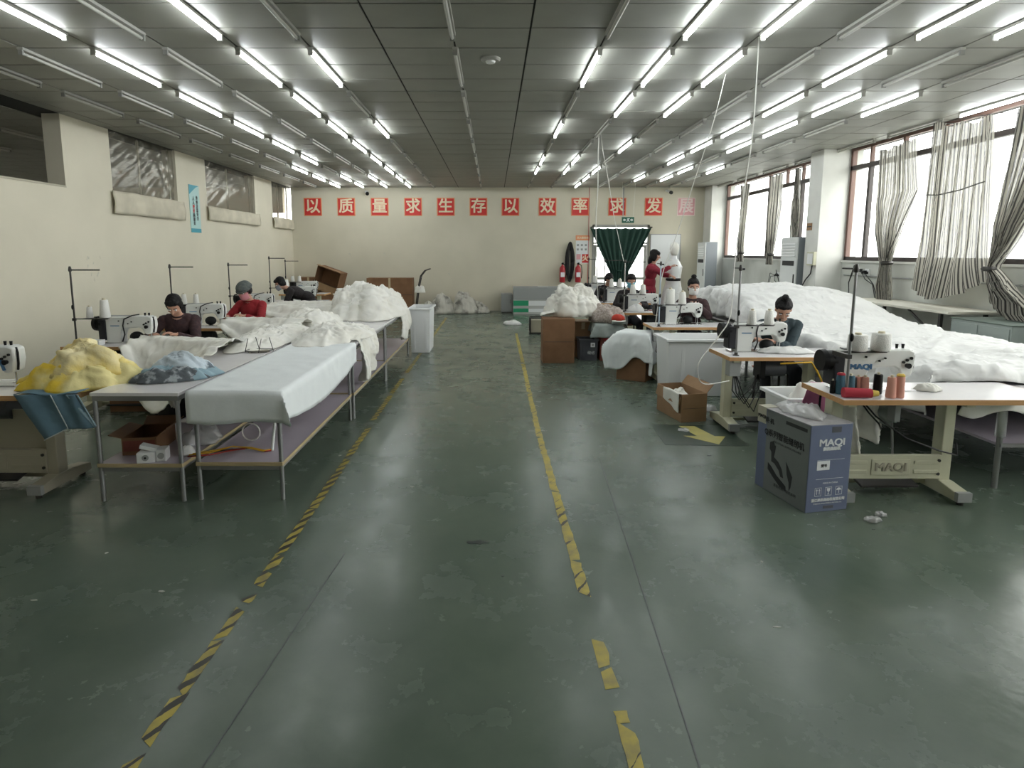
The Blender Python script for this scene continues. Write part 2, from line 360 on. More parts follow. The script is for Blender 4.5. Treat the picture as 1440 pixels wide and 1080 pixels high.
def heap(name, c, rx, ry, H, mat, parent=None, p=2.2, q=.8, amp=.03, s=5, seed=1, nt=72, nr=26, rot=0, lump=.25, off=(0, 0), under=0):
    vs = []; fs = []; cx, cy, cz = c
    for j in range(nr+1):
        r = j/nr
        for i in range(nt):
            t = 2*pi*i/nt
            e = 1+.16*noise.noise(V((cos(t)*1.3, sin(t)*1.3, seed*4.1)))*2+.06*noise.noise(V((cos(t)*4, sin(t)*4, seed*2.2)))*2
            x, y = rx*r*cos(t)*e, ry*r*sin(t)*e
            h = H*max(0, 1-r**p)**q
            h *= 1+lump*noise.noise(V((x*2.2/max(rx, .3), y*2.2/max(ry, .3), seed*7.3)))*1.6
            k = 1-r
            X, Y = x*cos(rot)-y*sin(rot)+off[0]*k, x*sin(rot)+y*cos(rot)+off[1]*k
            vs.append(V((cx+X, cy+Y, cz+max(h, 0)+.004)))
    for j in range(nr):
        for i in range(nt): fs.append((j*nt+i, j*nt+(i+1) % nt, (j+1)*nt+(i+1) % nt, (j+1)*nt+i))
    A = [amp*min(1, .25+(1-(k//nt)/nr)*2.2) for k in range(len(vs))]
    vs = relax_disp(vs, [(f[0], f[3], f[2], f[1]) for f in fs], A, s, seed)
    vs = [V((v.x, v.y, max(v.z, cz+.003))) for v in vs]
    b = len(vs); vs.append(V((cx, cy, cz+.001)))
    fs += [((nr*nt)+(i+1) % nt, nr*nt+i, b) for i in range(nt)]
    m = MB(); m.add(vs, fs)
    bmv = m.obj(name, mat, parent, smooth=180)
    return bmv
def drape(name, x0, x1, y0, y1, zt, hx0=0, hx1=0, hy0=0, hy1=0, mat=None, parent=None, step=.04, amp=.006, s=5, seed=1, fold=.02, solid=.004, edgewob=.0):
    g = lambda h: h if callable(h) else (lambda t, h=h: h)
    H = [g(h) for h in (hx0, hx1, hy0, hy1)]
    mx = [max(H[i](t/20) for t in range(21)) for i in range(4)]
    nx = int((x1-x0)/step); ny = int((y1-y0)/step); na, nb = int(mx[0]/step+.99), int(mx[1]/step+.99); nc, nd = int(mx[2]/step+.99), int(mx[3]/step+.99)
    cols = nx+na+nb; rows = ny+nc+nd; vs = []
    for j in range(rows+1):
        for i in range(cols+1):
            tx = min(max((i-na)/nx, 0), 1); ty = min(max((j-nc)/ny, 0), 1)
            x, y = x0+(x1-x0)*tx, y0+(y1-y0)*ty
            ax = (na-i)/max(na, 1)*H[0](ty) if i < na else ((i-na-nx)/max(nb, 1)*H[1](ty) if i > na+nx else 0)
            ay = (nc-j)/max(nc, 1)*H[2](tx) if j < nc else ((j-nc-ny)/max(nd, 1)*H[3](tx) if j > nc+ny else 0)
            sx = -1 if i < na else (1 if i > na+nx else 0); sy = -1 if j < nc else (1 if j > nc+ny else 0)
            z = zt(x, y)
            if ax or ay:
                d = max(ax, ay) if ax and ay else ax+ay
                out = .012+fold*min(1, d/.15)*(1+sin((x if ay else y)*17+seed)*.6+sin((x if ay else y)*41+seed*2)*.3)
                ex = out if ax else 0; ey = out if ay else 0
                if ax and ay: c = .09*min(ax, ay)/max(.01, d)*min(1, d/.2); ex += c; ey += c
                x += sx*ex; y += sy*ey; z -= d
            vs.append(V((x, y, z)))
    vs = relax_disp(vs, gridfaces(cols, rows), amp, s, seed)
    m = MB(); m.add(vs, gridfaces(cols, rows))
    return m.obj(name, mat, parent, smooth=180, solid=solid)
# ================================================================ THE ROOM
XL, XR, YB, YF, ZC = -6.05, 6.70, 18.0, -6.0, 3.69
floor = structure(MB().bx(XL-14.5, XR+.25, YF, YB+.2, -.12, 0).obj('floor', mFLOOR))
structure(MB().bx(-60, 60, -40, 90, -.5, -.3).obj('ground', mGROUND))
jm = MB()
jm.bx(.0, .006, 0, 3.3, .0003, .0012)
for loc, rz, nm in (((.70, 1.6, 0), -.066, 'floor_joint'), ((-1.02, 1.7, 0), -.085, 'floor_joint')):
    MB().bx(-.003, .003, 0, 3.4 if loc[0] > 0 else 1.6, .0003, .0012).obj(nm, mSTAIN, floor, loc, rz)
def scrap(name, x, y, sx, sy, mat, seed):
    m = MB(); n = 14; rr = random.Random(seed)
    pts = [(sx*cos(2*pi*i/n)*rr.uniform(.45, 1), sy*sin(2*pi*i/n)*rr.uniform(.45, 1)) for i in range(n)]
    m.prism([(a, b) for a, b in pts], .0004, .002, lambda a, h, b: (a, b, h)); m.obj(name, mat, floor, (x, y, 0))
scrap('floor_stain', -.096, 3.43, .085, .035, mSTAIN, 3); scrap('floor_stain', .22, 8.9, .10, .05, mSTAIN, 4); scrap('floor_stain', .36, 8.5, .05, .03, mSTAIN, 5)
for i, (x, y) in enumerate(((-2.41, 2.75), (-2.36, 2.82), (-1.75, 2.9), (.05, 3.05), (1.55, 3.2), (-.86, 5.6), (.9, 5.9), (.75, 4.9), (-1.35, 5.0), (1.9, 5.0), (1.35, 2.6), (-.62, 4.3), (2.45, 3.6), (2.55, 3.72), (-2.3, 3.3))):
    scrap('floor_scrap', x, y, random.uniform(.008, .03), random.uniform(.006, .02), mSCRAP if i % 3 else mSTAIN, 20+i)

# ---- ceiling: dark void above, tiles one by one below it, lamps along the tile lines
ceil = structure(MB().bx(XL-14.5, XR+.4, YF, YB+.4, ZC+.012, ZC+.25).obj('ceiling', mCEIL))
TX, TY = .683, .505
tiles = []
for i in range(-9, 11):
    for j in range(-18, 25):
        x0, x1 = -.362+TX*i, -.362+TX*(i+1); y0 = 5.899+TY*j; y1 = y0+TY
        x0, x1, y0, y1 = max(x0, XL), min(x1, XR), max(y0, YF), min(y1, YB)
        if x1-x0 > .05 and y1-y0 > .05: tiles.append((x0, x1, y0, y1))
def vis(t): return t[3] > 4.7
vt = sorted([t for t in tiles if vis(t)], key=lambda t: (t[2]+t[3])/2+abs(t[0]+t[1])*.12)
GAP = .009; cache = {}
for t in vt[:298]:
    w, d = round(t[1]-t[0]-2*GAP, 3), round(t[3]-t[2]-2*GAP, 3)
    if (w, d) not in cache:
        o = MB().box((0, 0, .0055), (w, d, .011)).obj('ceiling_tile', mTILE, ceil); cache[(w, d)] = o.data
    else:
        o = bpy.data.objects.new('ceiling_tile', cache[(w, d)]); COL.objects.link(o); o.parent = ceil
    o.location = ((t[0]+t[1])/2, (t[2]+t[3])/2, ZC+random.uniform(-.003, .001)); o.rotation_euler = (random.uniform(-.004, .004), random.uniform(-.003, .003), 0)
m = MB()
for t in vt[298:]+[t for t in tiles if not vis(t)]: m.bx(t[0]+GAP, t[1]-GAP, t[2]+GAP, t[3]-GAP, ZC, ZC+.011)
for i in range(-30, -9):
    for j in range(-6, 25):
        x0, x1 = -.362+TX*i, -.362+TX*(i+1); y0 = 5.899+TY*j; m.bx(x0+GAP, min(x1, XL-.26)-GAP, y0+GAP, min(y0+TY, YB)-GAP, ZC, ZC+.011)
o = m.obj('ceiling_tiles', mTILE, ceil); o['kind'] = 'stuff'

def lamp_proto(name, label, tube):
    t = thing(name, label, 'lamp', (0, 0, ZC))
    MB().bx(-.028, .028, 0, 1.15, -.028, -.001).obj('housing', mLAMP, t, bevel=.004)
    for y in (.012, 1.138): MB().bx(-.022, .022, y-.012, y+.012, -.075, -.028).obj('end_cap', mLAMPE if tube is mOFF else mLAMP, t, bevel=.003)
    MB().cyl((0, .024, -.052), (0, 1.126, -.052), .0145, n=10).obj('tube', tube, t, smooth=40)
    return t
LIT = {-5: '1111.0.11', -4: '0', -3: '11111100', -2: '0'}
lit = {k: set() for k in range(-7, 11)}
lit[-6] = {5, 6, 7}; lit[-5] = {-1, 0, 1, 2, 3, 4, 6, 7}; lit[-4] = {6, 7}; lit[-3] = {-1, 0, 1, 2, 3, 4, 5, 6, 7}; lit[-2] = {0, 2}
lit[2] = {0, 2, 4, 5}; lit[3] = {-1, 0, 1, 4, 5}; lit[4] = {-1, 0, 1, 3, 5, 6, 7}; lit[6] = {-1, 0, 1, 2, 3, 4, 6}; lit[7] = {-1, 1, 2, 3, 5, 6}; lit[8] = {1, 5}; lit[10] = {1}
for k in (-5, -3): lit[k] -= set()
lit[3] = {-1, 0, 1, 4, 5}
rows = [k for k in range(-7, 11) if k not in (-1, 1, 9)]
pl = {}
NTH = ['first', 'second', 'third', 'fourth', 'fifth', 'sixth', 'seventh', 'eighth', 'ninth', 'tenth', 'eleventh', 'twelfth', 'thirteenth', 'fourteenth', 'fifteenth', 'sixteenth']
for ri, k in enumerate(rows):
    n0 = 0
    for n in range(-4, 8):
        if n < -1 and (k not in (-3, 3, 6) or n == -4): continue
        x, y = -.362+TX*k, 5.86+1.5*n
        if n == -1 and abs(x) > 5.0: continue
        if k == 10 and n == 0: continue
        on = n in lit[k] or n < -1
        lab = '%s fluorescent batten, %s from the front in the %s ceiling row from the left' % ('lit white' if on else 'unlit grey', NTH[n0], NTH[ri]); n0 += 1
        g = 'fluorescent battens on the ceiling'
        if on not in pl:
            pl[on] = lamp_proto('fluorescent_lamp', lab, mTUBE if on else mOFF); pl[on].location = (x, y, ZC); pl[on]['group'] = g
        else: dup(pl[on], (x, y, ZC), None, lab, g)
# smoke detector and the dark bracing bars
t = thing('smoke_detector', 'round white smoke detector on the ceiling in mid-room', 'detector', (-.03, 6.2, ZC))
MB().lathe([(.10, -.001), (.10, -.015), (.085, -.03)], n=20).obj('base', mLAMP, t, smooth=40); MB().lathe([(.05, -.03), (.045, -.045), (.02, -.05)], n=16).obj('sensor_cap', mPUREW, t, smooth=40)

# ---- left wall with clerestory openings to the side room
m = MB(); ZS = 2.70
m.bx(XL-.25, XL, YF, YB, 0, ZS)
for a, b in ((YF, 5.6), (8.55, 9.6), (11.55, 12.72), (15.28, 16.47)): m.bx(XL-.25, XL, a, b, ZS, ZC)
structure(m.obj('wall_left', mWALL))
def film(name, y0, y1, seed):
    w = bpy.data.objects.new(name, None); COL.objects.link(w); structure(w); w.location = (XL-.06, (y0+y1)/2, (ZS+ZC)/2); d = (y1-y0)/2; h = (ZC-ZS)/2
    def fn(u, v):
        sag = .04*sin(pi*u)*sin(pi*v)
        f = .018*noise.noise(V((u*3+v*5*(u-.4), v*1.5-u*4, seed)))*2
        g = .015*max(0, 1-abs(noise.noise(V((u*9-v*6, u*2, seed+3))))*4)
        return (sag+f+g, -d+2*d*u, -h+2*h*v)
    sheet('plastic_film', fn, 60, 34, mFILM, w, amp=.012, s=4, seed=seed, solid=0)
    for y in (-d+.02, 0, d-.02): MB().bx(-.09, -.06, y-.02, y+.02, -h, h).obj('mullion', mBEIGED, w)
    MB().bx(-.09, -.06, -d, d, -h, -h+.04).obj('bottom_rail', mBEIGED, w)
film('window_3', 9.6, 11.55, 1); film('window_4', 12.72, 15.28, 2); film('window_5', 16.47, 18.0, 3)
for n, (a, b, z0) in enumerate(((9.52, 11.68, 2.39), (12.66, 15.42, 2.45), (16.4, 17.98, 2.45))):
    def fn(u, v, a=a, b=b, z0=z0):
        z = z0+(2.74-z0)*v
        return (XL+.035+.018*sin(pi*min(1, v*1.1))+.012*noise.noise(V((u*9, v*3, n))), a+(b-a)*u, z+.012*noise.noise(V((u*6, 0, n+4))))
    structure(sheet('trim_%d' % (4+n), fn, 40, 8, mSILL, amp=.012, s=6, seed=n, solid=.02))
structure(MB().bx(XL-.26, XL+.01, 5.6, 8.55, ZS-.02, ZS+.006).obj('trim_3', mBEIGED))
# side room
m = MB(); m.bx(XL-14.5, XL-14.3, YF, YB, 0, 1.0); m.bx(XL-14.5, XL-14.3, YF, 3, 1.0, ZC); m.bx(XL-14.5, XL-14.3, 3, YB, 3.2, ZC); m.bx(XL-14.5, XL-14.3, 16, YB, 1.0, 3.2)
for y in (5.5, 8, 10.5, 13): m.bx(XL-14.5, XL-14.3, y, y+.9, 1.0, 3.2)
structure(m.obj('wall_side_room', mWALL))
m = MB(); m.bx(XL-14.3, XL-1.0, YB, YB+.2, 0, ZC); m.bx(XL-1.0, XL-.25, YB, YB+.2, 0, 2.2); m.bx(XL-1.0, XL-.25, YB, YB+.2, 2.95, ZC)
structure(m.obj('wall_side_room_end', mWALL))
for i, (x, y) in enumerate(((-7.2, 7.4), (-8.3, 7.8), (-9.4, 8.6), (-7.6, 9.4), (-10.6, 9.4), (-9.0, 10.2))):
    dup(pl[False], (x, y, ZC), None, 'dim unlit batten seen through the left opening, %s from the wall' % NTH[i], 'battens in the side room')

# ---- back wall with glazed double door
m = MB(); DX0, DX1, DZ = 2.97, 4.70, 2.60
m.bx(XL, DX0, YB, YB+.2, 0, ZC); m.bx(DX1, XR+.25, YB, YB+.2, 0, ZC); m.bx(DX0, DX1, YB, YB+.2, DZ, ZC)
structure(m.obj('wall_back', mWALL))
d = bpy.data.objects.new('door_1', None); COL.objects.link(d); structure(d); d.location = (DX0, YB, 0); dw = DX1-DX0
for x in (.03, dw-.03): MB().bx(x-.03, x+.03, .02, .12, 0, DZ).obj('door_frame', mLAMP, d)
MB().bx(0, dw, .02, .12, DZ-.06, DZ).obj('door_frame', mLAMP, d)
MB().bx(.06, dw-.06, .04, .10, 2.02, 2.07).obj('transom_bar', mLAMP, d)
for s in (0, 1):
    a, b = .07+s*(dw/2-.06), dw/2-.01+s*(dw/2-.06)
    l = MB(); l.bx(a, a+.07, .05, .09, .02, 2.0); l.bx(b-.07, b, .05, .09, .02, 2.0); l.bx(a+.07, b-.07, .05, .09, 1.92, 2.0); l.bx(a+.07, b-.07, .05, .09, .02, .14); l.bx(a+.07, b-.07, .05, .09, .95, 1.02)
    lf = l.obj('door_leaf', mLAMP, d)
    MB().bx(a+.07, b-.07, .066, .072, .14, .95).obj('pane', mGLASS, lf); MB().bx(a+.07, b-.07, .066, .072, 1.02, 1.92).obj('pane', mGLASS, lf)
    hx = b-.035 if s == 0 else a+.035
    MB().tube([(hx, .05, .9), (hx, .01, .92), (hx, .01, 1.1), (hx, .05, 1.12)], .008).obj('door_handle', mCHROME, lf, smooth=180)
MB().bx(.06, dw-.06, .066, .072, 2.07, DZ-.06).obj('pane', mGLASS, d)
# conduits
structure(MB().cyl((2.86, YB-.012, .3), (2.86, YB-.012, ZC), .008, n=8).obj('trim_7', mEXT, smooth=60))
structure(MB().cyl((3.88, YB-.02, 2.75), (3.88, YB-.02, ZC), .018, n=8).obj('trim_8', mGREY, smooth=60))
# ---- front wall behind the camera
structure(MB().bx(XL-14.5, XR+.25, YF-.2, YF, 0, ZC+.2).obj('wall_front', mWALL))

# ---- right wall, pillars, windows
m = MB(); SZ = 1.62
m.bx(XR, XR+.25, YF, YB, 0, SZ)
for a, b in ((YF, -3.0), (11.42, 12.68), (17.36, YB)): m.bx(XR, XR+.25, a, b, SZ, ZC)
structure(m.obj('wall_right', mWALLR))
structure(MB().bx(6.20, XR, 11.42, 11.88, 0, ZC).obj('trim_1', mPILLAR, bevel=.008))
structure(MB().bx(6.30, XR, 17.4, 17.99, 0, ZC).obj('trim_2', mPILLAR, bevel=.008))
structure(MB().bx(XR-.03, XR+.02, -3.0, 11.42, SZ-.035, SZ).obj('trim_9', mPILLAR)); structure(MB().bx(XR-.03, XR+.02, 12.68, 17.36, SZ-.035, SZ).obj('trim_10', mPILLAR))
def window(name, y0, y1, zt, low, up):
    w = bpy.data.objects.new(name, None); COL.objects.link(w); structure(w); w.location = (XR+.06, y0, SZ); L = y1-y0; h = ZC-SZ; zt -= SZ
    MB().bx(-.04, .04, 0, L, 0, .07).obj('bottom_rail', mFRAME, w); MB().bx(-.04, .04, 0, L, zt-.04, zt+.04).obj('transom', mFRAME, w)
    MB().bx(-.03, .03, 0, L, h-.05, h).obj('top_rail', mFRAMEB, w)
    for y in (0.03, L-.03): MB().bx(-.04, .04, y-.03, y+.03, 0, h).obj('side_jamb', mFRAMEB, w)
    for y in low: MB().bx(-.035, .035, y-y0-.035, y-y0+.035, .07, zt-.04).obj('mullion', mFRAME, w)
    for y in up: MB().bx(-.03, .03, y-y0-.025, y-y0+.025, zt+.04, h-.05).obj('mullion', mFRAMEB, w)
    ls = [y0]+sorted(low)+[y1]; us = [y0]+sorted(up)+[y1]
    for a, b in zip(ls, ls[1:]): MB().bx(-.003, .003, a-y0+.03, b-y0-.03, .06, zt-.03).obj('pane', mGLASS, w)
    for a, b in zip(us, us[1:]): MB().bx(-.003, .003, a-y0+.02, b-y0-.02, zt+.03, h-.04).obj('pane', mGLASS, w)
window('window_1', -3.0, 11.42, 3.33, [10.85, 9.2, 7.5, 5.8, 4.1, 2.4, .7, -1], [10.85, 10.0, 9.15, 8.4, 7.5, 6.6, 5.8, 4.1, 2.4, .7, -1])
window('window_2', 12.68, 17.36, 3.30, [16.2, 14.75, 13.2], [16.2, 14.75, 13.9, 13.2])
# ================================================================ FLOOR MARKINGS
def tape(name, label, segs, seed, mt=None):
    t = thing(name, label, 'tape', (0, 0, 0), 0, None); rr = random.Random(seed)
    for (xa, ya), (xb, yb) in segs:
        d = V((xb-xa, yb-ya, 0)); L = d.length; d /= L; nrm = V((-d.y, d.x, 0)); n = max(2, int(L/.06)); w = .028
        vs = []
        for i in range(n+1):
            e = rr.uniform(-.006, .006) if 0 < i < n else 0
            j = rr.uniform(-.03, .03) if i in (0, n) else 0
            p = V((xa, ya, 0))+d*(L*i/n)
            vs += [p+nrm*(w+e)+d*j, p-nrm*(w+rr.uniform(-.006, .006))-d*j]
        m = MB(); k = len(vs)
        m.add([v+V((0, 0, .0006)) for v in vs]+[v+V((0, 0, .0018)) for v in vs], [(2*i, 2*i+1, 2*i+3, 2*i+2) for i in range(n)]+[(k+2*i, k+2*i+2, k+2*i+3, k+2*i+1) for i in range(n)]+[(2*i, 2*i+2, k+2*i+2, k+2*i) for i in range(n)]+[(2*i+1, k+2*i+1, k+2*i+3, 2*i+3) for i in range(n)])
        m.obj('tape_strip', mt or mTAPE, t)
    return t
def seg(x, y0, y1, xx=None): return ((x, y0), (xx if xx is not None else x, y1))
tape('floor_tape', 'worn yellow and black hazard tape on the floor along the left tables',
     [seg(-1.262, 1.6, 1.86), seg(-1.266, 1.93, 2.16), seg(-1.268, 2.18, 2.50), seg(-1.266, 2.52, 2.74), seg(-1.264, 2.80, 2.86), seg(-1.262, 2.95, 3.09), seg(-1.26, 3.12, 3.27), seg(-1.262, 3.3, 3.9), seg(-1.262, 3.92, 4.9), seg(-1.27, 4.95, 5.8), seg(-1.285, 6.1, 7.2), seg(-1.29, 7.3, 8.2), seg(-1.29, 8.6, 10.3), seg(-1.29, 10.5, 16)], 1)
tape('floor_tape', 'worn yellow hazard tape on the floor along the right side of the aisle',
     [seg(.497, 1.5, 2.0), seg(.494, 2.02, 2.08), seg(.485, 2.20, 2.31), seg(.48, 2.33, 2.50), seg(.474, 2.87, 3.2), seg(.474, 3.22, 4.2, .462), seg(.460, 4.22, 5.5, .447), seg(.447, 5.52, 7.3, .455), seg(.455, 7.35, 9.3, .475), seg(.475, 9.4, 12.9, .50)], 2, mTAPE2)
t = thing('floor_sign', 'dark green floor patch with a yellow arrow beside the open carton', 'floor sign', (1.95, 5.6, 0), R(-3))
MB().bx(-.34, .42, -.33, .33, .0005, .002).obj('patch', mMATG, t)
MB().prism([(-.06, .28), (.10, .28), (.20, -.05), (.30, -.05), (.16, -.30), (-.10, -.05), (.03, -.05)], .002, .0035, lambda a, h, b: (a, b, h)).obj('arrow', mARROW, t)

# ================================================================ SLOGAN SIGNS, BANNER, WALL FITTINGS
xs = [433, 479, 525, 571, 616, 661, 705, 756, 801, 852, 902, 947]
chars = '以质量求生存以效率求发展'
ords = ['first', 'second', 'third', 'fourth', 'fifth', 'sixth', 'seventh', 'eighth', 'ninth', 'tenth', 'eleventh', 'twelfth']
for i, (px, ch) in enumerate(zip(xs, chars)):
    x = (px+12.3-694)*18.03/830*1.0; z = 3.12+.0004*i; h = .265
    fade = i == 11
    t = thing('slogan_sign', ('faded pink' if fade else 'red')+' square wall sign with the character %s, %s of twelve from the left' % (ch, ords[i]), 'sign', (x, YB, z), 0, 'slogan squares on the back wall')
    MB().bx(-h, h, -.012, -.001, -h, h).obj('border', mPINKG if fade else mORANGE, t)
    MB().bx(-h+.025, h-.025, -.016, -.012, -h+.025, h-.025).obj('panel', mPINKS if fade else mRED, t)
    text('character', ch, .45, (0, -.0175, .0), (1, 0, 0), (0, 0, 1), mPINKG if fade else mGLYPH, t, ex=.002, bold=.009)
t = thing('wall_banner', 'narrow teal banner with vertical lettering on the left wall between the film windows', 'banner', (XL, 12.17, 2.64))
MB().bx(.001, .012, -.20, .20, -.47, .47).obj('backing', mBANL, t)
MB().bx(.012, .015, -.20, .20, -.47, -.39).obj('bottom_band', mTEAL, t)
MB().prism([(-.20, .47), (.20, .47), (.06, .43), (-.06, .36), (-.20, .28)], .012, .015, lambda a, h, b: (h, a, b)).obj('corner_swirl', mTEAL, t)
for col, (yy, s, z0) in enumerate(((-.06, '人人把好质量关', .20), (.08, '处处注意安全', .22))):
    for i, c in enumerate(s):
        text('character', c, .085, (.0155, yy, z0-.082*i), (0, 1, 0), (0, 0, 1), mRED if i in (2, 3) and col == 0 else mINKB, t, ex=.001, bold=.0012)
def bullet_cam(x, z, label):
    t = thing('security_camera', label, 'camera', (x, YB, z))
    MB().box((0, -.03, .06), (.10, .06, .05)).obj('mount', mPUREW, t, bevel=.01)
    MB().cyl((.02, -.05, .05), (.06, -.22, -.01), .045, n=14).obj('housing', mPUREW, t, smooth=50)
    MB().cyl((.058, -.20, -.005), (.066, -.245, -.02), .052, n=14).obj('lens_hood', mBLACK, t, smooth=50)
bullet_cam(-3.78, 3.50, 'small black and white security camera above the third red square'); bullet_cam(5.17, 3.53, 'small black and white security camera above the right end of the slogan')
# exit sign hanging on two wires
t = thing('exit_sign', 'green hanging exit sign above the dark green door curtain', 'sign', (3.72, 16.6, 2.66))
MB().bx(-.17, .17, -.012, .012, -.08, .08).obj('plate', mGREEN, t, bevel=.004)
for sx in (-.14, .14): MB().cyl((sx, 0, .08), (sx*1.3, 0, ZC-2.665), .004, n=6).obj('hanging_wire', mWIRE, t)
MB().prism([(-.03, -.05), (.0, -.02), (.03, -.05), (.045, -.04), (.015, .0), (.02, .03), (.045, .03), (.045, .045), (-.01, .045), (-.03, .02), (-.02, .01), (-.005, .025), (-.015, -.01), (-.045, -.04)], -.0135, -.012).obj('running_figure', mPUREW, t)
MB().prism([(-.14, 0), (-.10, .04), (-.10, .015), (-.06, .015), (-.06, -.015), (-.10, -.015), (-.10, -.04)], -.0135, -.012).obj('arrow', mPUREW, t)
MB().prism([(.14, 0), (.10, .04), (.10, .015), (.06, .015), (.06, -.015), (.10, -.015), (.10, -.04)], -.0135, -.012).obj('arrow', mPUREW, t)
# door curtain, gathered at the bottom
def cfn(u, v):
    w = .86*(1-v)**.85+.055 if v < .8 else .86*(.2)**.85+.055+(v-.8)*.12
    pl = .035*sin(u*2*pi*9+sin(u*7)*1.2)*(1-.3*v)
    sc = .03*abs(sin(u*pi*7))*(1-v)
    return (3.80+(u-.5)*2*w-.03*v, 17.86-pl-.04*v, 2.50-sc-1.62*v)
t = thing('door_curtain', 'dark green curtain gathered into a point over the bright doorway', 'curtain', (0, 0, 0))
sheet('cloth', cfn, 150, 30, mDGREEN, t, amp=.006, s=6, solid=.004)
MB().cyl((2.9, 17.88, 2.52), (4.75, 17.88, 2.52), .012, n=8).obj('rod', mBLACK, t, smooth=60)
for x in (2.93, 4.72): MB().bx(x-.01, x+.01, 17.87, YB+.01, 2.505, 2.535).obj('rod_bracket', mBLACK, t)
MB().lathe([(.07, 0), (.085, .02), (.07, .045)], (3.775, 17.84, 1.20), 14).obj('tie', mDGREEN, t, smooth=60)
# whiteboard, poster group
t = thing('whiteboard', 'pale wall board in a thin grey frame right of the doorway', 'board', (5.18, YB, 1.72))
MB().bx(-.44, .44, -.016, -.003, -.58, .58).obj('board', mPUREW, t)
for a in ((-.46, -.44, -.6, .6), (.44, .46, -.6, .6), (-.46, .46, -.6, -.58), (-.46, .46, .58, .6)): MB().bx(a[0], a[1], -.025, -.003, a[2], a[3]).obj('frame_bar', mSTEEL, t)
t = thing('safety_poster', 'fire safety poster with a red heading beside the extinguishers', 'poster', (2.685, YB, 1.86))
MB().bx(-.20, .20, -.006, -.001, -.42, .42).obj('sheet', mPUREW, t)
MB().bx(-.21, .21, -.010, -.006, .27, .42).obj('heading_band', mORANGE, t)
text('heading', '灭火器使用', .07, (0, -.0105, .345), (1, 0, 0), (0, 0, 1), mGLYPH, t, bold=.003)
MB().bx(-.01, .19, -.009, -.006, -.40, -.14).obj('red_panel', mRED, t); MB().bx(-.18, -.05, -.009, -.006, -.30, -.14).obj('pink_panel', mPINKS, t)
text('letter', '火', .2, (.09, -.0095, -.27), (1, 0, 0), (0, 0, 1), mGLYPH, t, bold=.006)
for i in range(6): MB().bx(-.17+.12*(i % 3), -.11+.12*(i % 3), -.009, -.006, .10-.13*(i//3), .16-.13*(i//3)).obj('diagram', mGREY, t)
def extinguisher(x, label):
    t = thing('fire_extinguisher', label, 'fire extinguisher', (x, 17.82, .88), 0, 'fire extinguishers on the back wall')
    MB().lathe([(.075, 0), (.085, .02), (.085, .40), (.075, .45), (.03, .50), (.028, .53)], n=18).obj('cylinder', mEXT, t, smooth=40)
    MB().bx(-.03, .03, -.05, .02, .53, .58).obj('valve', mBLACK, t); MB().box((0, -.09, .585), (.025, .13, .015)).obj('lever', mBLACK, t)
    MB().tube([(.03, 0, .55), (.10, -.02, .50), (.115, -.03, .30), (.10, -.03, .12)], .012).obj('hose', mBLACK, t, smooth=180)
    MB().bx(-.06, .06, -.0885, -.082, .16, .30).obj('label_panel', mINKW, t); MB().bx(-.05, .05, .05, .175, .15, .22).obj('bracket', mSTEEL, t)
extinguisher(2.07, 'red fire extinguisher left of the hanging black hoses'); extinguisher(2.54, 'red fire extinguisher right of the hanging black hoses')
t = thing('hose_coil', 'bundle of dark hoses hung on the back wall between the extinguishers', 'hose', (2.30, 17.93, 1.55))
MB().bx(-.02, .02, -.05, .065, .42, .45).obj('hook', mSTEEL, t)
for i in range(7):
    w = .035+.016*i; dz = .62+.05*(i % 3)
    MB().tube([(w*cos(a)*(1+.15*sin(i)), -.03-.015*(i % 3), -.1+.1*i*.1+dz*.8*sin(a)) for a in [2*pi*k/24 for k in range(25)]], .022, 6).obj('hose_loop', mBLACKC, t, smooth=180)
# pencil marks on the left wall
def smudge(x, y, z, sy, sz, n, seed):
    m = MB(); rr = random.Random(seed)
    for i in range(n):
        a, b = rr.uniform(-sy, sy), rr.uniform(-sz, sz)
        m.box((x, y+a, z+b), (.002, rr.uniform(.003, .02), rr.uniform(.02, .09)), Matrix.Rotation(rr.uniform(-.6, .6), 3, 'X'))
    return m.obj('wall_mark', mSMUDGE, bpy.data.objects['wall_left'])
smudge(XL+.0015, 9.0, 1.55, .15, .2, 9, 1); smudge(XL+.0015, 7.0, 1.17, .18, .03, 8, 2)
m = MB()
for x, z, w in ((-3.3, 1.75, .05), (-4.35, 1.73, .06), (-1.35, 1.13, .06), (-4.4, 1.1, .04)): m.box((x, YB-.0015, z), (w, .002, w*.5)).box((x+.02, YB-.0018, z-.03), (.012, .002, .07))
m.obj('wall_mark', mSMUDGE, bpy.data.objects['wall_back'])

# ================================================================ RIGHT WALL FITTINGS
def curtain(name, label, fn, stripes, nu=80, nv=50, tie=None, seed=1, strap=None, rail=None):
    t = thing(name, label, 'curtain', (0, 0, 0), 0, 'striped curtains along the right windows')
    sheet('cloth', fn, nu, nv, mCURT, t, amp=.012, s=4, seed=seed, solid=0, uvs=stripes)
    if tie: MB().lathe([(tie[3], -.03), (tie[3]*1.25, 0), (tie[3], .03)], tie[:3], 12).obj('tie', mDSTEEL, t, smooth=60)
    if rail:
        MB().cyl((6.43, rail[0], rail[2]), (6.43, rail[1], rail[3]), .005, n=6).obj('rail', mDSTEEL, t, smooth=60)
        for q in (0, 1): MB().cyl((6.43, rail[q], rail[2+q]), (XR+.03, rail[q], rail[2+q]), .006, n=6).obj('hook', mDSTEEL, t, smooth=60)
    if strap: MB().tube(strap, .008).obj('cord', mDSTEEL, t, smooth=180)
    return t
def lerp(pts, v):
    for (a, p), (b, q) in zip(pts, pts[1:]):
        if v <= b:
            s = (v-a)/(b-a); s = s*s*(3-2*s)
            return tuple(x+(y-x)*s for x, y in zip(p, q))
    return pts[-1][1]
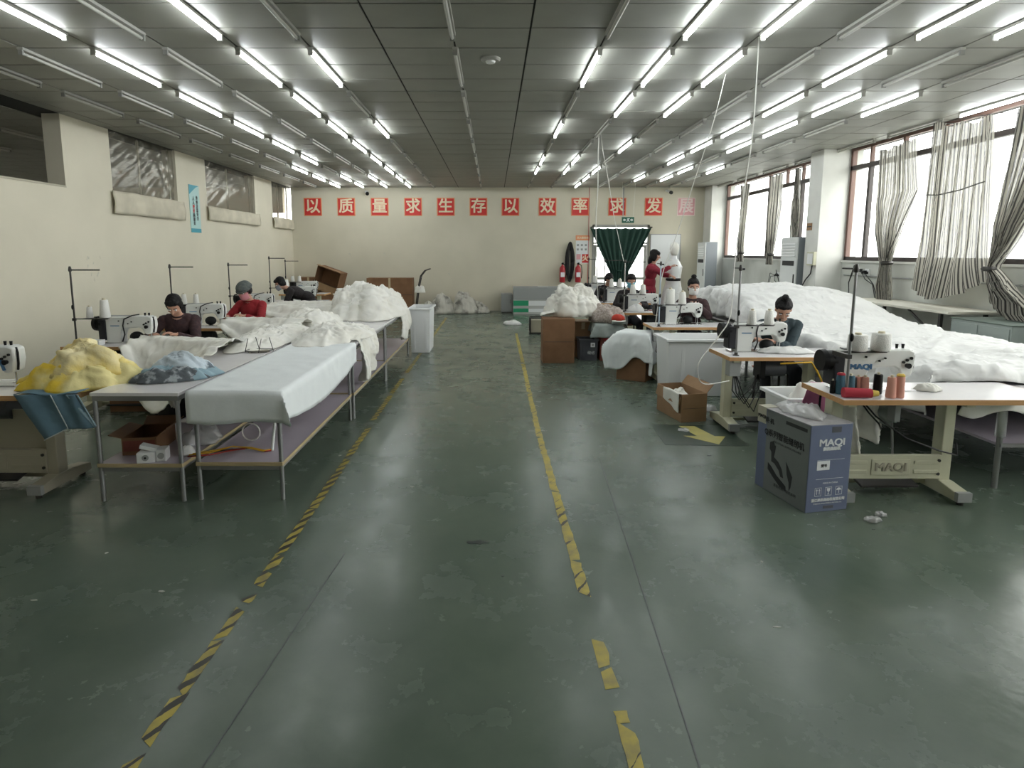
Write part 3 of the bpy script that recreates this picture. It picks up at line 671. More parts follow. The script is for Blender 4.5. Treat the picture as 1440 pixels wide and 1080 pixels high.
def hang(pts, xo, pleats, amp, seed=0):
    # pts: v -> (y at u=0, y at u=1, z at u=0, z at u=1)
    def fn(u, v):
        ya, yb, za, zb = lerp(pts, v)
        y = ya+(yb-ya)*u; z = za+(zb-za)*u
        w = abs(ya-yb); a = amp*(1+.4*sin(u*11+seed))
        return (xo-.05+a*sin(u*2*pi*pleats+seed+v*1.5)+.03*sin(v*5+u*3+seed), y, z+.02*sin(u*pi*6)*(1-v))
    return fn
curtain('striped_curtain', 'grey striped curtain tied into a waist beside the pillar, first of the near window',
        hang([(0, (10.17, 9.27, 3.43, 3.49)), (.32, (10.12, 9.13, 2.66, 2.73)), (.6, (10.0, 9.45, 2.1, 2.15)), (.76, (9.80, 9.66, 1.62, 1.62)), (.8, (9.79, 9.66, 1.55, 1.55)), (.9, (9.86, 9.58, 1.2, 1.2)), (1, (9.84, 9.55, 1.0, 1.0))], 6.47, 9, .03, 1), 52, tie=(6.44, 9.73, 1.6, .075), seed=3, rail=(10.17, 9.27, 3.43, 3.49),
        strap=[(6.40, 9.13, 2.70), (6.38, 9.3, 2.35), (6.37, 9.5, 1.95), (6.38, 9.68, 1.66)])
def c2(u, v):
    ya = 8.91+.12*v; yb = 7.83-.10*v
    y = ya+(yb-ya)*u; zt = 3.63-.12*u+.03*sin(u*pi*5)-.05*sin(u*pi)
    zb = 1.25-.16*sin(pi*min(1, u*1.15))+.26*max(0, u-.35)**1.3
    k = max(0, v-.75)/.25
    y += (7.70-y)*.9*k*k*max(0, u-.55)/.45
    return (6.40+.03*sin(u*2*pi*7+v*2)*(1+.5*v)+.012*sin(u*2*pi*19)-.10*k*sin(pi*u), y, zt+(zb-zt)*v)
curtain('striped_curtain', 'widest grey striped curtain, stretched flat over the near window with a sagging hem', c2, 62, 110, 60, seed=5, rail=(8.91, 7.83, 3.63, 3.53),
        strap=[(6.33, 8.98, 2.62), (6.33, 8.6, 2.58), (6.33, 8.2, 2.61), (6.34, 7.8, 2.68)])
def c3(u, v):
    if v < .55:
        s = v/.55; ya = 7.45+.22*s; yb = 6.5+(7.60-6.5)*s**1.6; za = 3.5-1.95*s; zb = 3.5-1.92*s
    else:
        s = (v-.55)/.45; ya = 7.67-.12*s; yb = 7.60-.85*s; za = 1.55-.40*s; zb = 1.58-.62*s
    return (6.36+.05*sin(u*2*pi*8+v*3)+.02*sin(u*40)+(.05*sin(pi*min(1, max(0, (v-.4)*3)))), ya+(yb-ya)*u, za+(zb-za)*u-(.12*sin(pi*u) if v > .9 else 0))
curtain('striped_curtain', 'grey striped curtain at the right picture edge, knotted at the sill and flaring below', c3, 50, 90, 50, tie=(6.37, 7.63, 1.56, .07), seed=7, rail=(7.45, 6.5, 3.5, 3.5))
for i, (a, b, g, zt, zg) in enumerate(((15.8, 15.2, 15.55, 3.48, 1.78), (14.16, 13.45, 13.9, 3.52, 1.74), (12.95, 12.72, 12.85, 3.52, 1.9))):
    curtain('striped_curtain', ['narrow striped curtain of the far window, nearest the back wall', 'narrow striped curtain in the middle of the far window', 'narrow striped curtain of the far window, against the white pillar'][i],
        hang([(0, (a, b, zt, zt)), (.35, (a-.05, b+.02, 2.9, 2.9)), (.88, (g+.09, g-.07, zg, zg)), (.93, (g+.08, g-.06, zg-.06, zg-.06)), (1, (g+.11, g-.09, zg-.25, zg-.25))], 6.50, 6, .03, i), 22, 50, 40, tie=(6.47, g, zg-.02, .07), seed=i, rail=(a, b, zt, zt))
def aircon(name, label, x0, x1, y0, y1, h):
    t = thing(name, label, 'air conditioner', ((x0+x1)/2, (y0+y1)/2, 0), 0); dx, dy = (x1-x0)/2, (y1-y0)/2
    MB().bx(-dx+.02, dx, -dy+.002, dy-.002, 0, h).obj('cabinet', mACS, t, bevel=.015)
    MB().bx(-dx, -dx+.03, -dy, dy, .02, h-.01).obj('front_panel', mAC, t, bevel=.012)
    MB().bx(-dx-.006, -dx, -dy+.05, dy-.05, h-.42, h-.10).obj('outlet_frame', mAC, t)
    for k in range(5): MB().box((-dx-.008, 0, h-.38+.06*k), (.012, 2*dy-.14, .028), Matrix.Rotation(.4, 3, 'Y')).obj('louver', mPUREW, t)
    MB().bx(-dx-.008, -dx, -dy+.10, dy-.10, h-.58, h-.48).obj('control_panel', mBLACK, t)
    MB().bx(-dx-.008, -dx, -dy+.06, -dy+.10, h-.95, h-.75).obj('grip', mBLACK, t)
    MB().bx(-dx-.006, -dx, -dy+.05, dy-.05, .1, .5).obj('intake_grille', mACS, t)
aircon('air_conditioner', 'white floor-standing air conditioner in front of the white pillar', 6.09, 6.45, 11.95, 12.62, 2.08)
aircon('air_conditioner', 'white floor-standing air conditioner in the far right corner', 5.93, 6.28, 16.7, 17.32, 2.06)
t = thing('electrical_box', 'cream electrical box on the pillar below the orange tag', 'switch box', (6.20, 11.42, 1.66))
MB().bx(-.06, -.001, -.005, .25, -.14, .12).obj('box', mBEIGE, t, bevel=.008); MB().bx(-.066, -.06, .02, .22, -.11, .09).obj('lid', mPUREW, t, bevel=.004)
MB().tube([(-.02, .10, -.14), (-.03, .12, -.3), (-.05, .25, -.42), (-.03, .4, -.55)], .012).obj('cable', mBWIRE, t, smooth=180)
t = thing('wall_tag', 'small orange-brown tag on the white pillar', 'tag', (6.20, 11.74, 2.27)); MB().bx(-.012, -.001, -.09, .09, -.07, .07).obj('plate', mCARDL, t, bevel=.003); MB().bx(-.014, -.012, -.07, .07, -.01, .01).obj('line', mINKB, t)
# socket strips and cable clumps under the windows
def outlet(y, z, label, seed):
    t = thing('power_outlet', label, 'power outlet', (XR, y, z)); rr = random.Random(seed)
    MB().bx(-.03, -.001, -.06, .06, -.06, .06).obj('socket_plate', mPUREW, t, bevel=.006)
    for k in range(3): MB().bx(-.09, -.03, -.05+.04*k, -.02+.04*k, -.03+.02*(k % 2), .01+.02*(k % 2)).obj('plug', mBLACK, t, bevel=.004)
    for k in range(4):
        a = rr.uniform(-.4, .4); MB().tube([(-.08, -.04+.03*k, -.02), (-.15, a*.5, .12-.08*k), (-.12, a, -.2), (-.06, a*1.2, -.35-.08*k)], .007).obj('cable', mBWIRE, t, smooth=180)
outlet(13.9, 1.25, 'black plugs and cables under the far window', 1); outlet(10.6, 1.42, 'black plugs and cables under the near window beside the pillar', 2); outlet(12.2, 1.3, 'black plugs and cables right of the pillar air conditioner', 4)
t = thing('wall_pipe', 'thin grey pipe running along the right wall below the window sill', 'pipe', (XR, 0, 1.35)); MB().cyl((-.02, 4.5, 0), (-.02, 11.3, 0), .012, n=8).obj('pipe_run', mGREY, t, smooth=60)
for y in (5.5, 7.5, 9.5): MB().bx(-.035, -.001, y-.015, y+.015, -.016, .016).obj('pipe_clip', mGREY, t)
# fold-down bench and cabinet by the wall
t = thing('wall_bench', 'cream topped bench on dark folding legs below the near window', 'bench', (6.28, 8.8, 0))
MB().bx(-.36, .38, -1.15, 1.3, .965, 1.0).obj('bench_top', mBENCH, t, bevel=.006)
for y in (-.95, 1.1):
    for x in (-.3, .3): MB().bx(x-.02, x+.02, y-.02, y+.02, 0, .965).obj('leg', mDSTEEL, t)
    MB().cyl((-.3, y+.02, .62), (-.3, y+(.62 if y < 0 else -.62), .955), .016, n=8).obj('brace', mDSTEEL, t); MB().bx(-.28, .28, y-.012, y+.012, .3, .33).obj('stretcher', mDSTEEL, t)
t = thing('cabinet', 'grey-green steel cabinet with a dark top at the right picture edge', 'cabinet', (6.25, 7.10, 0))
MB().bx(-.35, .35, -.44, .46, .03, .93).obj('body', mCAB, t, bevel=.008); MB().bx(-.36, .36, -.45, .47, .93, .945).obj('top', mCABT, t, bevel=.003)
for y in (-.22, .23): dr = MB().bx(-.36, -.35, y-.20, y+.21, .10, .90).obj('door', mCAB, t, bevel=.004); MB().bx(-.385, -.36, y+.12, y+.135, .45, .6).obj('handle', mCHROME, dr)
MB().bx(-.33, .33, -.42, .44, 0, .03).obj('plinth', mDSTEEL, t)
# hanging power cords
def cord(label, pts, mat=mWIRE, r=.005):
    n = []
    P = [V(p) for p in pts]
    for i in range(len(P)-1):
        a, b, c, d = P[max(i-1, 0)], P[i], P[i+1], P[min(i+2, len(P)-1)]
        for k in range(6):
            u = k/6; n.append(.5*((2*b)+(c-a)*u+(2*a-5*b+4*c-d)*u*u+(3*b-a-3*c+d)*u**3))
    n.append(P[-1])
    return tag(MB().tube(n, r, 6).obj('power_line', mat, smooth=180), label, 'cable', 'white power cords hanging from the ceiling' if mat is mWIRE else None)
cord('white power cord from the ceiling looping down to the second right sewing table', [(2.39, 5.62, 3.69), (2.375, 5.6, 2.9), (2.33, 5.6, 2.377), (2.252, 5.55, 1.67), (2.20, 5.45, 1.2), (2.08, 5.4, 1.0), (1.90, 5.35, .78), (1.89, 5.35, .64), (1.98, 5.4, .55), (2.24, 5.5, .56)])
cord('white power cord slanting from the ceiling to the third right thread stand', [(2.52, 6.72, 3.69), (2.50, 7.0, 3.2), (2.49, 7.6, 2.55), (2.42, 7.9, 2.0), (2.30, 8.05, 1.5), (2.22, 8.0, .9), (2.24, 8.1, .72)])
cord('white power cord slanting from the ceiling to the fourth right thread stand', [(1.757, 10.0, 3.69), (1.80, 10.0, 3.4), (1.891, 10.0, 2.99), (2.0, 10.0, 2.4), (2.081, 10.0, 2.065), (2.19, 10.0, 1.62)])
cord('white power cord hanging straight down in front of the doorway', [(1.72, 9.97, 3.69), (1.73, 10.05, 3.3), (1.76, 10.2, 2.8), (1.76, 10.3, 2.3), (1.85, 10.6, 1.4), (1.95, 11.0, .9)], r=.008)
# ================================================================ SEWING STATIONS
TH = .77
def sewing_table(label, L, loc, legs, beam_text=False, box=True, coat=None, motor=True):
    coat = coat or mBEIGE
    t = thing('sewing_table', label, 'table', loc, 0, 'sewing tables'); D = .55
    MB().bx(0, L, 0, D, TH-.036, TH).obj('tabletop', mTOP, t, bevel=.002)
    MB().bx(0, L, -.006, 0, TH-.037, TH-.001).bx(-.006, 0, -.006, D, TH-.037, TH-.001).bx(L, L+.006, -.006, D, TH-.037, TH-.001).obj('edge_band', mEDGE, t)
    for x in legs:
        MB().bx(x-.04, x+.04, .20, .30, .10, TH-.05).obj('leg', coat, t, bevel=.006)
        MB().bx(x-.03, x+.03, .03, .52, TH-.06, TH-.036).obj('top_bracket', coat, t)
        f = MB().prism([(.0, .03), (.0, .09), (.18, .12), (.34, .12), (.54, .09), (.54, .03)], x-.05, x+.05, lambda a, h, b: (h, a, b)).obj('foot', coat, t, bevel=.006)
        for y in (.04, .5): MB().cyl((x, y, 0), (x, y, .03), .022, n=10).obj('foot_pad', mDSTEEL, f, smooth=40)
        MB().bx(x-.0505, x+.0505, -.003, .03, .032, .10).obj('foot_cap', mGREY, f)
    a, b = legs[0]+.04, legs[-1]-.04
    bm = MB().bx(a, b, .19, .225, .13, .31).obj('crossbeam', coat, t, bevel=.004)
    c = (a+b)/2
    MB().bx(c-.14, c+.14, .184, .19, .16, .28).obj('badge_plate', coat, bm, bevel=.003)
    for s in (-1, 1):
        for z in (.18, .25): MB().bx(c+s*.17, c+s*(b-a)*.47, .184, .19, z-.006, z+.02).obj('pressed_rib', coat, bm, bevel=.003)
        for z in (.17, .27): MB().cyl((c+s*((b-a)/2-.02), .183, z), (c+s*((b-a)/2-.02), .19, z), .012, n=8).obj('bolt', mDSTEEL, bm)
    if beam_text: text('badge_lettering', 'MAQI', .085, (c, .183, .22), (1, 0, 0), (0, 0, 1), mBEIGED, bm, ex=.002, bold=.003, wid=1.1)
    pd = MB().box((c, .30, .11), (.42, .26, .02), Matrix.Rotation(.25, 3, 'X')).obj('pedal', mDSTEEL, t, bevel=.004)
    MB().bx(a, b, .32, .35, .05, .08).obj('pedal_bar', coat, t)
    MB().cyl((c+.1, .30, .12), (c+.06, .30, TH-.25), .008, n=8).obj('pedal_rod', mSTEEL, t, smooth=60)
    if not motor: MB().bx(c+.02, c+.06, .22, .30, TH-.22, TH-.036).obj('motor_bracket', mGREY, t); return t
    mo = MB().cyl((c-.05, .28, TH-.16), (c+.16, .28, TH-.16), .085, n=16).obj('motor', mDGREY, t, smooth=40)
    MB().bx(c-.10, c-.05, .20, .36, TH-.25, TH-.036).obj('motor_bracket', mBLACK, mo)
    if box:
        MB().bx(.02, .13, .05, .16, TH-.20, TH-.04).obj('control_box', mGREY, t, bevel=.005)
        for k in range(4):
            r_ = random.Random(k+int(L*100)); MB().tube([(.08+.01*k, .10, TH-.2), (.06+.05*k, .06+.02*k, TH-.34-.03*k), (.16+.05*k, .12, TH-.45-.04*k), (.30+.04*k, .2, TH-.36), (c-.1, .25, TH-.22)], .006).obj('cable', mBWIRE, t, smooth=180)
    return t
def sewing_machine(label, loc, rz=0, brand=False, panel=True, accent=None, thread=False):
    t = thing('sewing_machine', label, 'sewing machine', loc, rz, 'sewing machines')
    body = MB().prism([(.145, 0), (.145, .27), (.165, .295), (.62, .305), (.66, .285), (.665, .20), (.645, .11), (.60, .095), (.575, .105), (.55, .155), (.515, .175), (.38, .168), (.335, .15), (.315, .10), (.31, 0)], -.06, .06).obj('body', mMACH, t, bevel=.012, smooth=45)
    MB().bx(.10, .67, -.09, .09, .0, .012).obj('bed_plate', mCHROME if not accent else mMACH, t, bevel=.003)
    MB().cyl((.0, 0, .215), (.035, 0, .215), .078, .083, 20).obj('handwheel', mBLACK, t, smooth=40)
    MB().cyl((.035, 0, .215), (.10, 0, .215), .073, n=20).obj('motor', mBLACK, t, smooth=40)
    MB().bx(.07, .15, -.072, .072, .035, .262).obj('motor_cover', mMOTOR if not accent else mBLACK, t, bevel=.01)
    MB().cyl((.617, 0, .02), (.617, 0, .10), .006, n=8).obj('needle_bar', mCHROME, t, smooth=60); MB().cyl((.60, .02, .015), (.60, .02, .11), .006, n=8).obj('presser_bar', mCHROME, t, smooth=60)
    MB().box((.612, 0, .018), (.035, .03, .008)).obj('presser_foot', mCHROME, t, bevel=.002)
    for x, z in ((.60, .225), (.63, .24), (.575, .21), (.40, .22), (.30, .25), (.44, .24)): MB().cyl((x, -.061, z), (x, -.072, z), .010 if x > .5 else .007, n=10).obj('screw', mBLACK, t, smooth=40)
    MB().cyl((.605, -.06, .185), (.605, -.085, .185), .016, .02, 12).obj('tension_dial', mBLACK, t, smooth=40)
    MB().tube([(.655, -.02, .29), (.672, -.03, .25), (.67, -.03, .17), (.655, -.02, .12)], .008).obj('face_guard', mBLACK, t, smooth=180)
    for x in (.56, .605): MB().cyl((x, 0, .303), (x, 0, .335), .008, .011, 8).obj('thread_post', mBLACK, t, smooth=40)
    MB().bx(.16, .42, -.03, .03, .297, .306).obj('top_cover', mGREY, t)
    if brand: text('lettering', 'MAQI', .052, (.27, -.0615, .175), (1, 0, 0), (0, 0, 1), mBLUET, t, ex=.0008, bold=.003, wid=1.25)
    else: MB().bx(.20, .30, -.0615, -.06, .19, .2).obj('name_strip', mBLUET, t)
    if accent:
        MB().tube([(.33, -.062, .30), (.50, -.062, .27), (.56, -.062, .20), (.585, -.062, .12)], .012).obj('accent_stripe', accent, t, smooth=180)
    if thread:
        MB().sph((.47, -.03, .07), (.075, .06, .06), 14).obj('work_lamp', mBLACK, t, smooth=180)
        MB().tube([(.36, -.065, .27), (.345, -.07, .2), (.36, -.07, .1), (.33, -.07, .02)], .007).obj('cable', mBWIRE, t, smooth=180)
        MB().tube([(.36, -.065, .27), (.45, -.06, .31), (.52, -.04, .32)], .007).obj('cable', mBWIRE, t, smooth=180)
    return t
def thread_stand(label, loc, h=.85, arm=.32, tz=.30, tray=.38, taped=None, tb=0):
    t = thing('thread_stand', label, 'thread stand', loc, 0, 'thread stands')
    MB().cyl((0, 0, 0), (0, 0, h), .0095, n=10).obj('pole', taped or mDSTEEL, t, smooth=60)
    MB().lathe([(.03, 0), (.03, .006), (.016, .01), (.016, .03)], n=14).obj('base', mDSTEEL, t, smooth=40)
    MB().lathe([(.014, h-.045), (.018, h-.03), (.014, h-.005), (.009, h+.012)], n=12).obj('top_clamp', mDSTEEL, t, smooth=40)
    if arm: MB().bx(0, arm, -.006, .006, h-.035, h-.02).obj('guide_arm', mDSTEEL, t)
    else:
        MB().box((.02, .02, h-.03), (.05, .03, .02)).obj('guide_knob', mBLACK, t); MB().cyl((0, 0, h-.02), (-.01, .14, h-.02), .006, n=8).obj('guide_arm', mDSTEEL, t)
    MB().bx(-.01, tray, tb-.012, tb+.012, tz-.014, tz-.004).obj('tray_arm', mDSTEEL, t)
    MB().bx(-.02, .012, min(-.012, tb-.012), max(.012, tb+.012), tz-.03, tz).obj('tray_clamp', mDSTEEL, t)
    for x in (tray*.42, tray*.88): MB().lathe([(.055, tz-.004), (.058, tz)], (x, tb, 0), 16).obj('spool_disc', mDSTEEL, t, smooth=40)
    MB().sph((0, -.012, tz+.12), (.014, .014, .03), 8).obj('clip', mBLACK, t, smooth=180)
    return t
def cone(label, loc, r=.05, h=.16, mat=None, top=.55, name='thread_cone', group=None):
    t = thing(name, label, 'thread cone', loc, 0, group or 'thread cones on the stands')
    MB().lathe([(r*.92, .002), (r, .012), (r*(top+.08), h*.9), (r*top, h*.94)], n=18).obj('thread', mat or mTHW, t, smooth=50)
    MB().lathe([(r*.35, h*.94), (r*.3, h+.006), (r*.2, h+.006)], n=10).obj('core', mCONE, t, smooth=40)
    return t
def stool(label, loc):
    t = thing('stool', label, 'stool', loc, 0, 'work stools')
    MB().bx(-.17, .17, -.14, .14, .455, .48).obj('seat', mSTOOL, t, bevel=.008)
    for sx in (-1, 1):
        for sy in (-1, 1): MB().cyl((sx*.15, sy*.12, .0), (sx*.13, sy*.10, .455), .014, n=8).obj('leg', mDSTEEL, t, smooth=60)
    return t
# right side, front to back
RT = [(2.40, 3.94, 1.52), (2.28, 5.60, 1.20), (2.16, 7.90, 1.20), (2.13, 9.82, 1.15), (2.13, 11.75, 1.1), (2.13, 13.6, 1.1)]
RN = ['front right sewing table with an orange wood edge beside the blue carton', 'second right sewing table with the grey control box and yellow cable', 'third right sewing table behind the big white bin', 'fourth right sewing table behind the white draped carton', 'fifth right sewing table behind the speckled quilt', 'rearmost right sewing table near the doorway']
for i, (x, y, L) in enumerate(RT):
    sewing_table(RN[i], L, (x, y, 0), (.08, .90) if i < 2 else (.12, .95), beam_text=(i == 0), box=i > 0, motor=i > 0)
MN = ['white sewing machine with blue lettering on the front right table', 'white sewing machine with a black work lamp on the second right table', 'white sewing machine in front of the woman in the white mask', 'white sewing machine in front of the woman in the blue mask', 'small white sewing machine on the fifth right table', 'small white sewing machine on the rearmost right table']
MX = [(2.40, 4.28), (2.30, 5.95), (2.24, 8.22), (2.15, 10.12), (2.16, 12.05), (2.14, 13.9)]
for i, (x, y) in enumerate(MX): sewing_machine(MN[i], (x, y, TH), brand=i == 0, thread=i in (1, 2))
SN = ['steel thread stand at the corner of the front right table', 'steel thread stand at the corner of the second right table', 'thread stand with pale blue wrapping on the third right table', 'thread stand with a side arm on the fourth right table', 'thread stand with a side arm on the fifth right table', 'thread stand with a side arm on the rearmost right table']
SX = [(2.465, 4.03), (2.375, 5.70), (2.25, 7.98), (2.20, 9.92), (2.22, 11.85), (2.20, 13.7)]
mWRAP = M('pale_blue_wrap', (.42, .50, .58), .6)
for i, (x, y) in enumerate(SX): thread_stand(SN[i], (x, y, TH), .91 if i == 0 else .87, 0 if i < 3 else .34, .30, .36, mWRAP if i == 2 else (mCHROME if i == 3 else (mSTEEL if i < 2 else None)), tb=.16 if i == 0 else .03)
def cones(i, x, y, z, rows, where):
    for j, (dx, r, h) in enumerate(rows): cone('%s white thread cone on the %s' % (['left', 'right', 'third'][j], where), (x+dx, y, z), r, h, top=.62 if r < .06 else .86)
cones(0, 2.465, 4.19, TH+.30, [(.15, .066, .125), (.317, .066, .135)], 'tray of the front right stand')
cones(1, 2.375, 5.73, TH+.30, [(.15, .045, .15), (.317, .048, .15)], 'tray of the second right stand')
cones(2, 2.25, 8.01, TH+.30, [(.15, .06, .22), (.317, .055, .18)], 'tray of the third right stand')
cones(3, 2.20, 9.95, TH+.30, [(.15, .055, .17), (.317, .055, .17)], 'tray of the fourth right stand')
cones(4, 2.22, 11.88, TH+.30, [(.15, .05, .18), (.317, .05, .18)], 'tray of the fifth right stand')
cones(5, 2.20, 13.73, TH+.30, [(.15, .05, .18)], 'tray of the rearmost right stand')
# loose spools on the front right table
SP = [('tall black thread cone at the left corner of the front right table', 2.425, 4.13, .018, .10, mBLACK, .9), ('teal thread cone with a red tip behind the front thread pole', 2.47, 4.115, .032, .15, mTHB, .75), ('dark blue thread cone left of the front thread pole', 2.53, 4.10, .032, .145, mTHB, .75),
      ('black thread cone right of the front thread pole', 2.58, 4.16, .034, .12, mBLACK, .7), ('pink thread cone behind the red spool', 2.66, 4.14, .03, .125, mTHP, .7), ('pale pink thread cone behind the other pink cone', 2.63, 4.17, .028, .12, mTHP, .7),
      ('black thread cone in front of the machine column', 2.74, 4.12, .03, .15, mBLACK, .85), ('pink thread cone standing near the table edge', 2.755, 4.0, .033, .155, mTHP, .72), ('pink thread cone with a yellow top near the table edge', 2.815, 4.0, .03, .165, mTHP, .8)]
for s, x, y, r, h, m_, tp in SP:
    c = cone(s, (x, y, TH), r, h, m_, tp, 'thread_spool', 'loose spools on the front right table')
    if 'yellow' in s: MB().lathe([(r*.82, h*.9), (r*.9, h*.97), (r*.6, h*1.03)], n=14).obj('tip', mTHY, c, smooth=40)
    if 'red tip' in s: MB().lathe([(r*.8, h*.9), (r*.85, h*.97), (r*.6, h*1.03)], n=14).obj('tip', mTHR, c, smooth=40)
t = thing('thread_spool', 'red thread spool lying on its side by the front thread pole', 'thread cone', (2.50, 4.0, TH+.036), -.15, 'loose spools on the front right table')
MB().cyl((-.07, 0, 0), (.11, 0, 0), .036, .032, 16).obj('thread', mTHR, t, smooth=40); MB().cyl((.11, 0, 0), (.155, 0, 0), .026, .018, 12).obj('tip', mTHY, t, smooth=40)
tag(heap('fabric_scrap', (3.18, 4.22, TH), .09, .07, .045, mCREAM, amp=.012, s=14, seed=3, nt=36, nr=10), 'small crumpled white scrap right of the front machine needle', 'scrap')
tag(heap('fabric_scrap', (2.92, 5.85, TH), .30, .10, .05, mWHITE, amp=.02, s=10, seed=4, nt=48, nr=12), 'crumpled white strip on the second right table', 'scrap')
tag(heap('fabric_scrap', (2.42, 10.0, TH), .16, .10, .12, mWHITE, amp=.02, s=10, seed=5, nt=40, nr=12), 'crumpled white scrap on the fourth right table', 'scrap')
# left side
LT = [(-4.60, 4.06, 1.62, (.35, 1.29)), (-4.63, 6.24, 1.15, (.12, .95)), (-4.55, 7.80, 1.15, (.12, .95)), (-4.60, 9.75, 1.1, (.12, .9)), (-4.60, 12.0, 1.15, (.12, .95)), (-5.2, 14.3, 1.1, (.12, .9))]
LN = ['front left sewing table with a tan stand under the yellow clothes', 'second left sewing table with tall white cones', 'left sewing table in front of the woman in the red coat', 'left sewing table of the stooping person in black', 'left sewing table near the tilted carton', 'rearmost left sewing table by the corner']
for i, (x, y, L, lg) in enumerate(LT): sewing_table(LN[i], L, (x, y, 0), lg, box=i > 0, coat=mBEIGED if i == 0 else None)
t0 = bpy.data.objects['sewing_table.006']
MB().bx(-.3, 1.29, .26, .28, .14, .60).obj('modesty_panel', mBEIGED, t0)
LM = [(-4.26, 4.42, 'blue striped white overlock machine at the left picture edge'), (-4.44, 6.54, 'white sewing machine beside the dark-haired person'), (-4.36, 8.10, 'white sewing machine beside the woman in the red coat'), (-4.42, 10.08, 'white sewing machine under the stooping person in black'), (-4.35, 12.3, 'white sewing machine near the tilted carton'), (-5.0, 14.6, 'white sewing machine in the far left corner')]
for i, (x, y, s) in enumerate(LM): sewing_machine(s, (x, y, TH), accent=mBLUET if i == 0 else None, thread=i in (1, 2, 3))
LS = [(-4.57, 6.40, .84, 'dark thread stand on the second left table'), (-4.42, 8.1, .83, 'dark thread stand beside the red coat'), (-4.40, 9.85, .82, 'dark thread stand behind the red coat'), (-4.55, 12.05, .91, 'tall dark thread stand behind the stooping person'), (-5.05, 14.4, .82, 'dark thread stand nearest the far left corner')]
for x, y, h, s in LS: thread_stand(s, (x, y, TH), h, .32, .29, .36)
for (x, y, h, s), rws in zip(LS, ([(.15, .035, .13), (.317, .055, .21)], [(.15, .04, .15), (.317, .04, .15)], [(.15, .04, .15)], [(.15, .055, .17), (.317, .055, .17)], [(.15, .05, .15), (.317, .05, .15)])):
    cones(0, x, y+.03, TH+.29, rws, s.replace('dark ', ''))
t = thing('white_box', 'small white box under the machine on the second left table', 'box', (-4.35, 6.34, TH)); MB().bx(-.16, .10, -.05, .05, 0, .05).obj('box_body', mPUREW, t, bevel=.006); MB().bx(-.16, .10, -.051, .051, .05, .058).obj('lid', mPUREW, t)

# ================================================================ WORK TABLES ON THE LEFT
def work_table(label, x0, x1, y0, y1):
    t = thing('work_table', label, 'table', (x0, y0, 0), 0, 'long work tables'); w, L = x1-x0, y1-y0
    MB().bx(0, w, 0, L, .775, .80).obj('tabletop', mTOP, t, bevel=.003)
    fr = MB(); fr.bx(.01, w-.01, .01, .035, .74, .775); fr.bx(.01, w-.01, L-.035, L-.01, .74, .775); fr.bx(.01, .035, .035, L-.035, .74, .775); fr.bx(w-.035, w-.01, .035, L-.035, .74, .775); fr.obj('top_frame', mSTEEL, t)
    for x in (.022, w-.022):
        for y in (.022, L-.022): MB().cyl((x, y, 0), (x, y, .74), .016, n=10).obj('leg', mSTEEL, t, smooth=60)
    MB().bx(.01, w-.01, .01, L-.01, .262, .28).obj('shelf', mLILAC, t); MB().bx(w-.01, w-.006, 0, L, .258, .284).bx(.01, w-.01, 0, .01, .258, .284).obj('shelf_edge', mEDGED, t)
    MB().bx(.02, w-.02, .012, .032, .225, .255).obj('shelf_rail', mSTEEL, t); MB().bx(w-.034, w-.014, .03, L-.03, .235, .262).obj('shelf_rail', mSTEEL, t)
    return t
WT = [(-2.82, -2.20, 4.02, 6.05, 'front left work table holding the printed clothes'), (-2.82, -2.20, 6.08, 8.1, 'second work table in the left row'), (-2.82, -2.20, 8.13, 10.2, 'rear work table in the left row'),
      (-2.135, -1.50, 4.05, 6.12, 'front work table along the aisle under the pale sheet'), (-2.135, -1.48, 6.15, 8.05, 'second work table along the aisle with fabric over its edge'), (-2.135, -1.48, 8.08, 10.25, 'rear work table along the aisle under the big white heap')]
for w in WT: work_table(w[4], *w[:4])
# sheet over the front aisle table
def hemr(t): return .20+.10*sin(pi*min(1, t*1.05))**.8*(1 if t < .98 else .8)
tag(drape('table_sheet', -2.15, -1.488, 4.03, 6.25, lambda x, y: .808+.006*noise.noise(V((x*3, y*1.5, 0))), .0, hemr, lambda t: .225+.012*sin(t*6), 0, mSHEET, step=.035, amp=.007, s=3.2, seed=4, fold=.002),
    'pale white sheet hanging over the front of the aisle work table', 'sheet')
tag(heap('fabric_heap', (-1.98, 9.45, .80), .62, 1.2, .40, mCREAM, amp=.10, s=3.0, seed=11, nt=150, nr=56, p=2.0, q=.85, off=(-.1, .2)), 'largest white fabric heap at the far end of the left work tables', 'fabric', 'white fabric on the left work tables')
tag(heap('fabric_heap', (-1.85, 6.75, .80), .42, .85, .13, mCREAM, amp=.05, s=3.4, seed=12, nt=110, nr=40, p=2.0, q=.9), 'crumpled white heap on the second aisle work table', 'fabric', 'white fabric on the left work tables')
tag(heap('fabric_heap', (-2.50, 6.65, .80), .36, .95, .11, mCREAM, amp=.045, s=3.6, seed=13, nt=110, nr=40, p=2.0, q=.9), 'flat off-white heap on the second left work table behind the wire stand', 'fabric', 'white fabric on the left work tables')
tag(heap('fabric_heap', (-2.52, 8.1, .80), .40, .62, .15, mCREAM, amp=.05, s=3.4, seed=14, nt=100, nr=36, p=2.0, q=.9), 'low white heap between the two rear left work tables', 'fabric', 'white fabric on the left work tables')
def over(u, v):
    # falls off the aisle side of the second table
    y = 6.35+1.0*u-.25*v*(u-.5)
    if v < .35: return (-1.85+.36*v/.35, y, .86-.03*v/.35+.03*sin(u*9))
    s = (v-.35)/.65
    lng = .50*(.55+.45*sin(pi*min(1, .25+u*.8)))
    return (-1.475+.05*sin(s*pi*.8)+.05*sin(u*2*pi*3+1)*s+.02*sin(u*31)*s, y-.10*s, .82-lng*s)
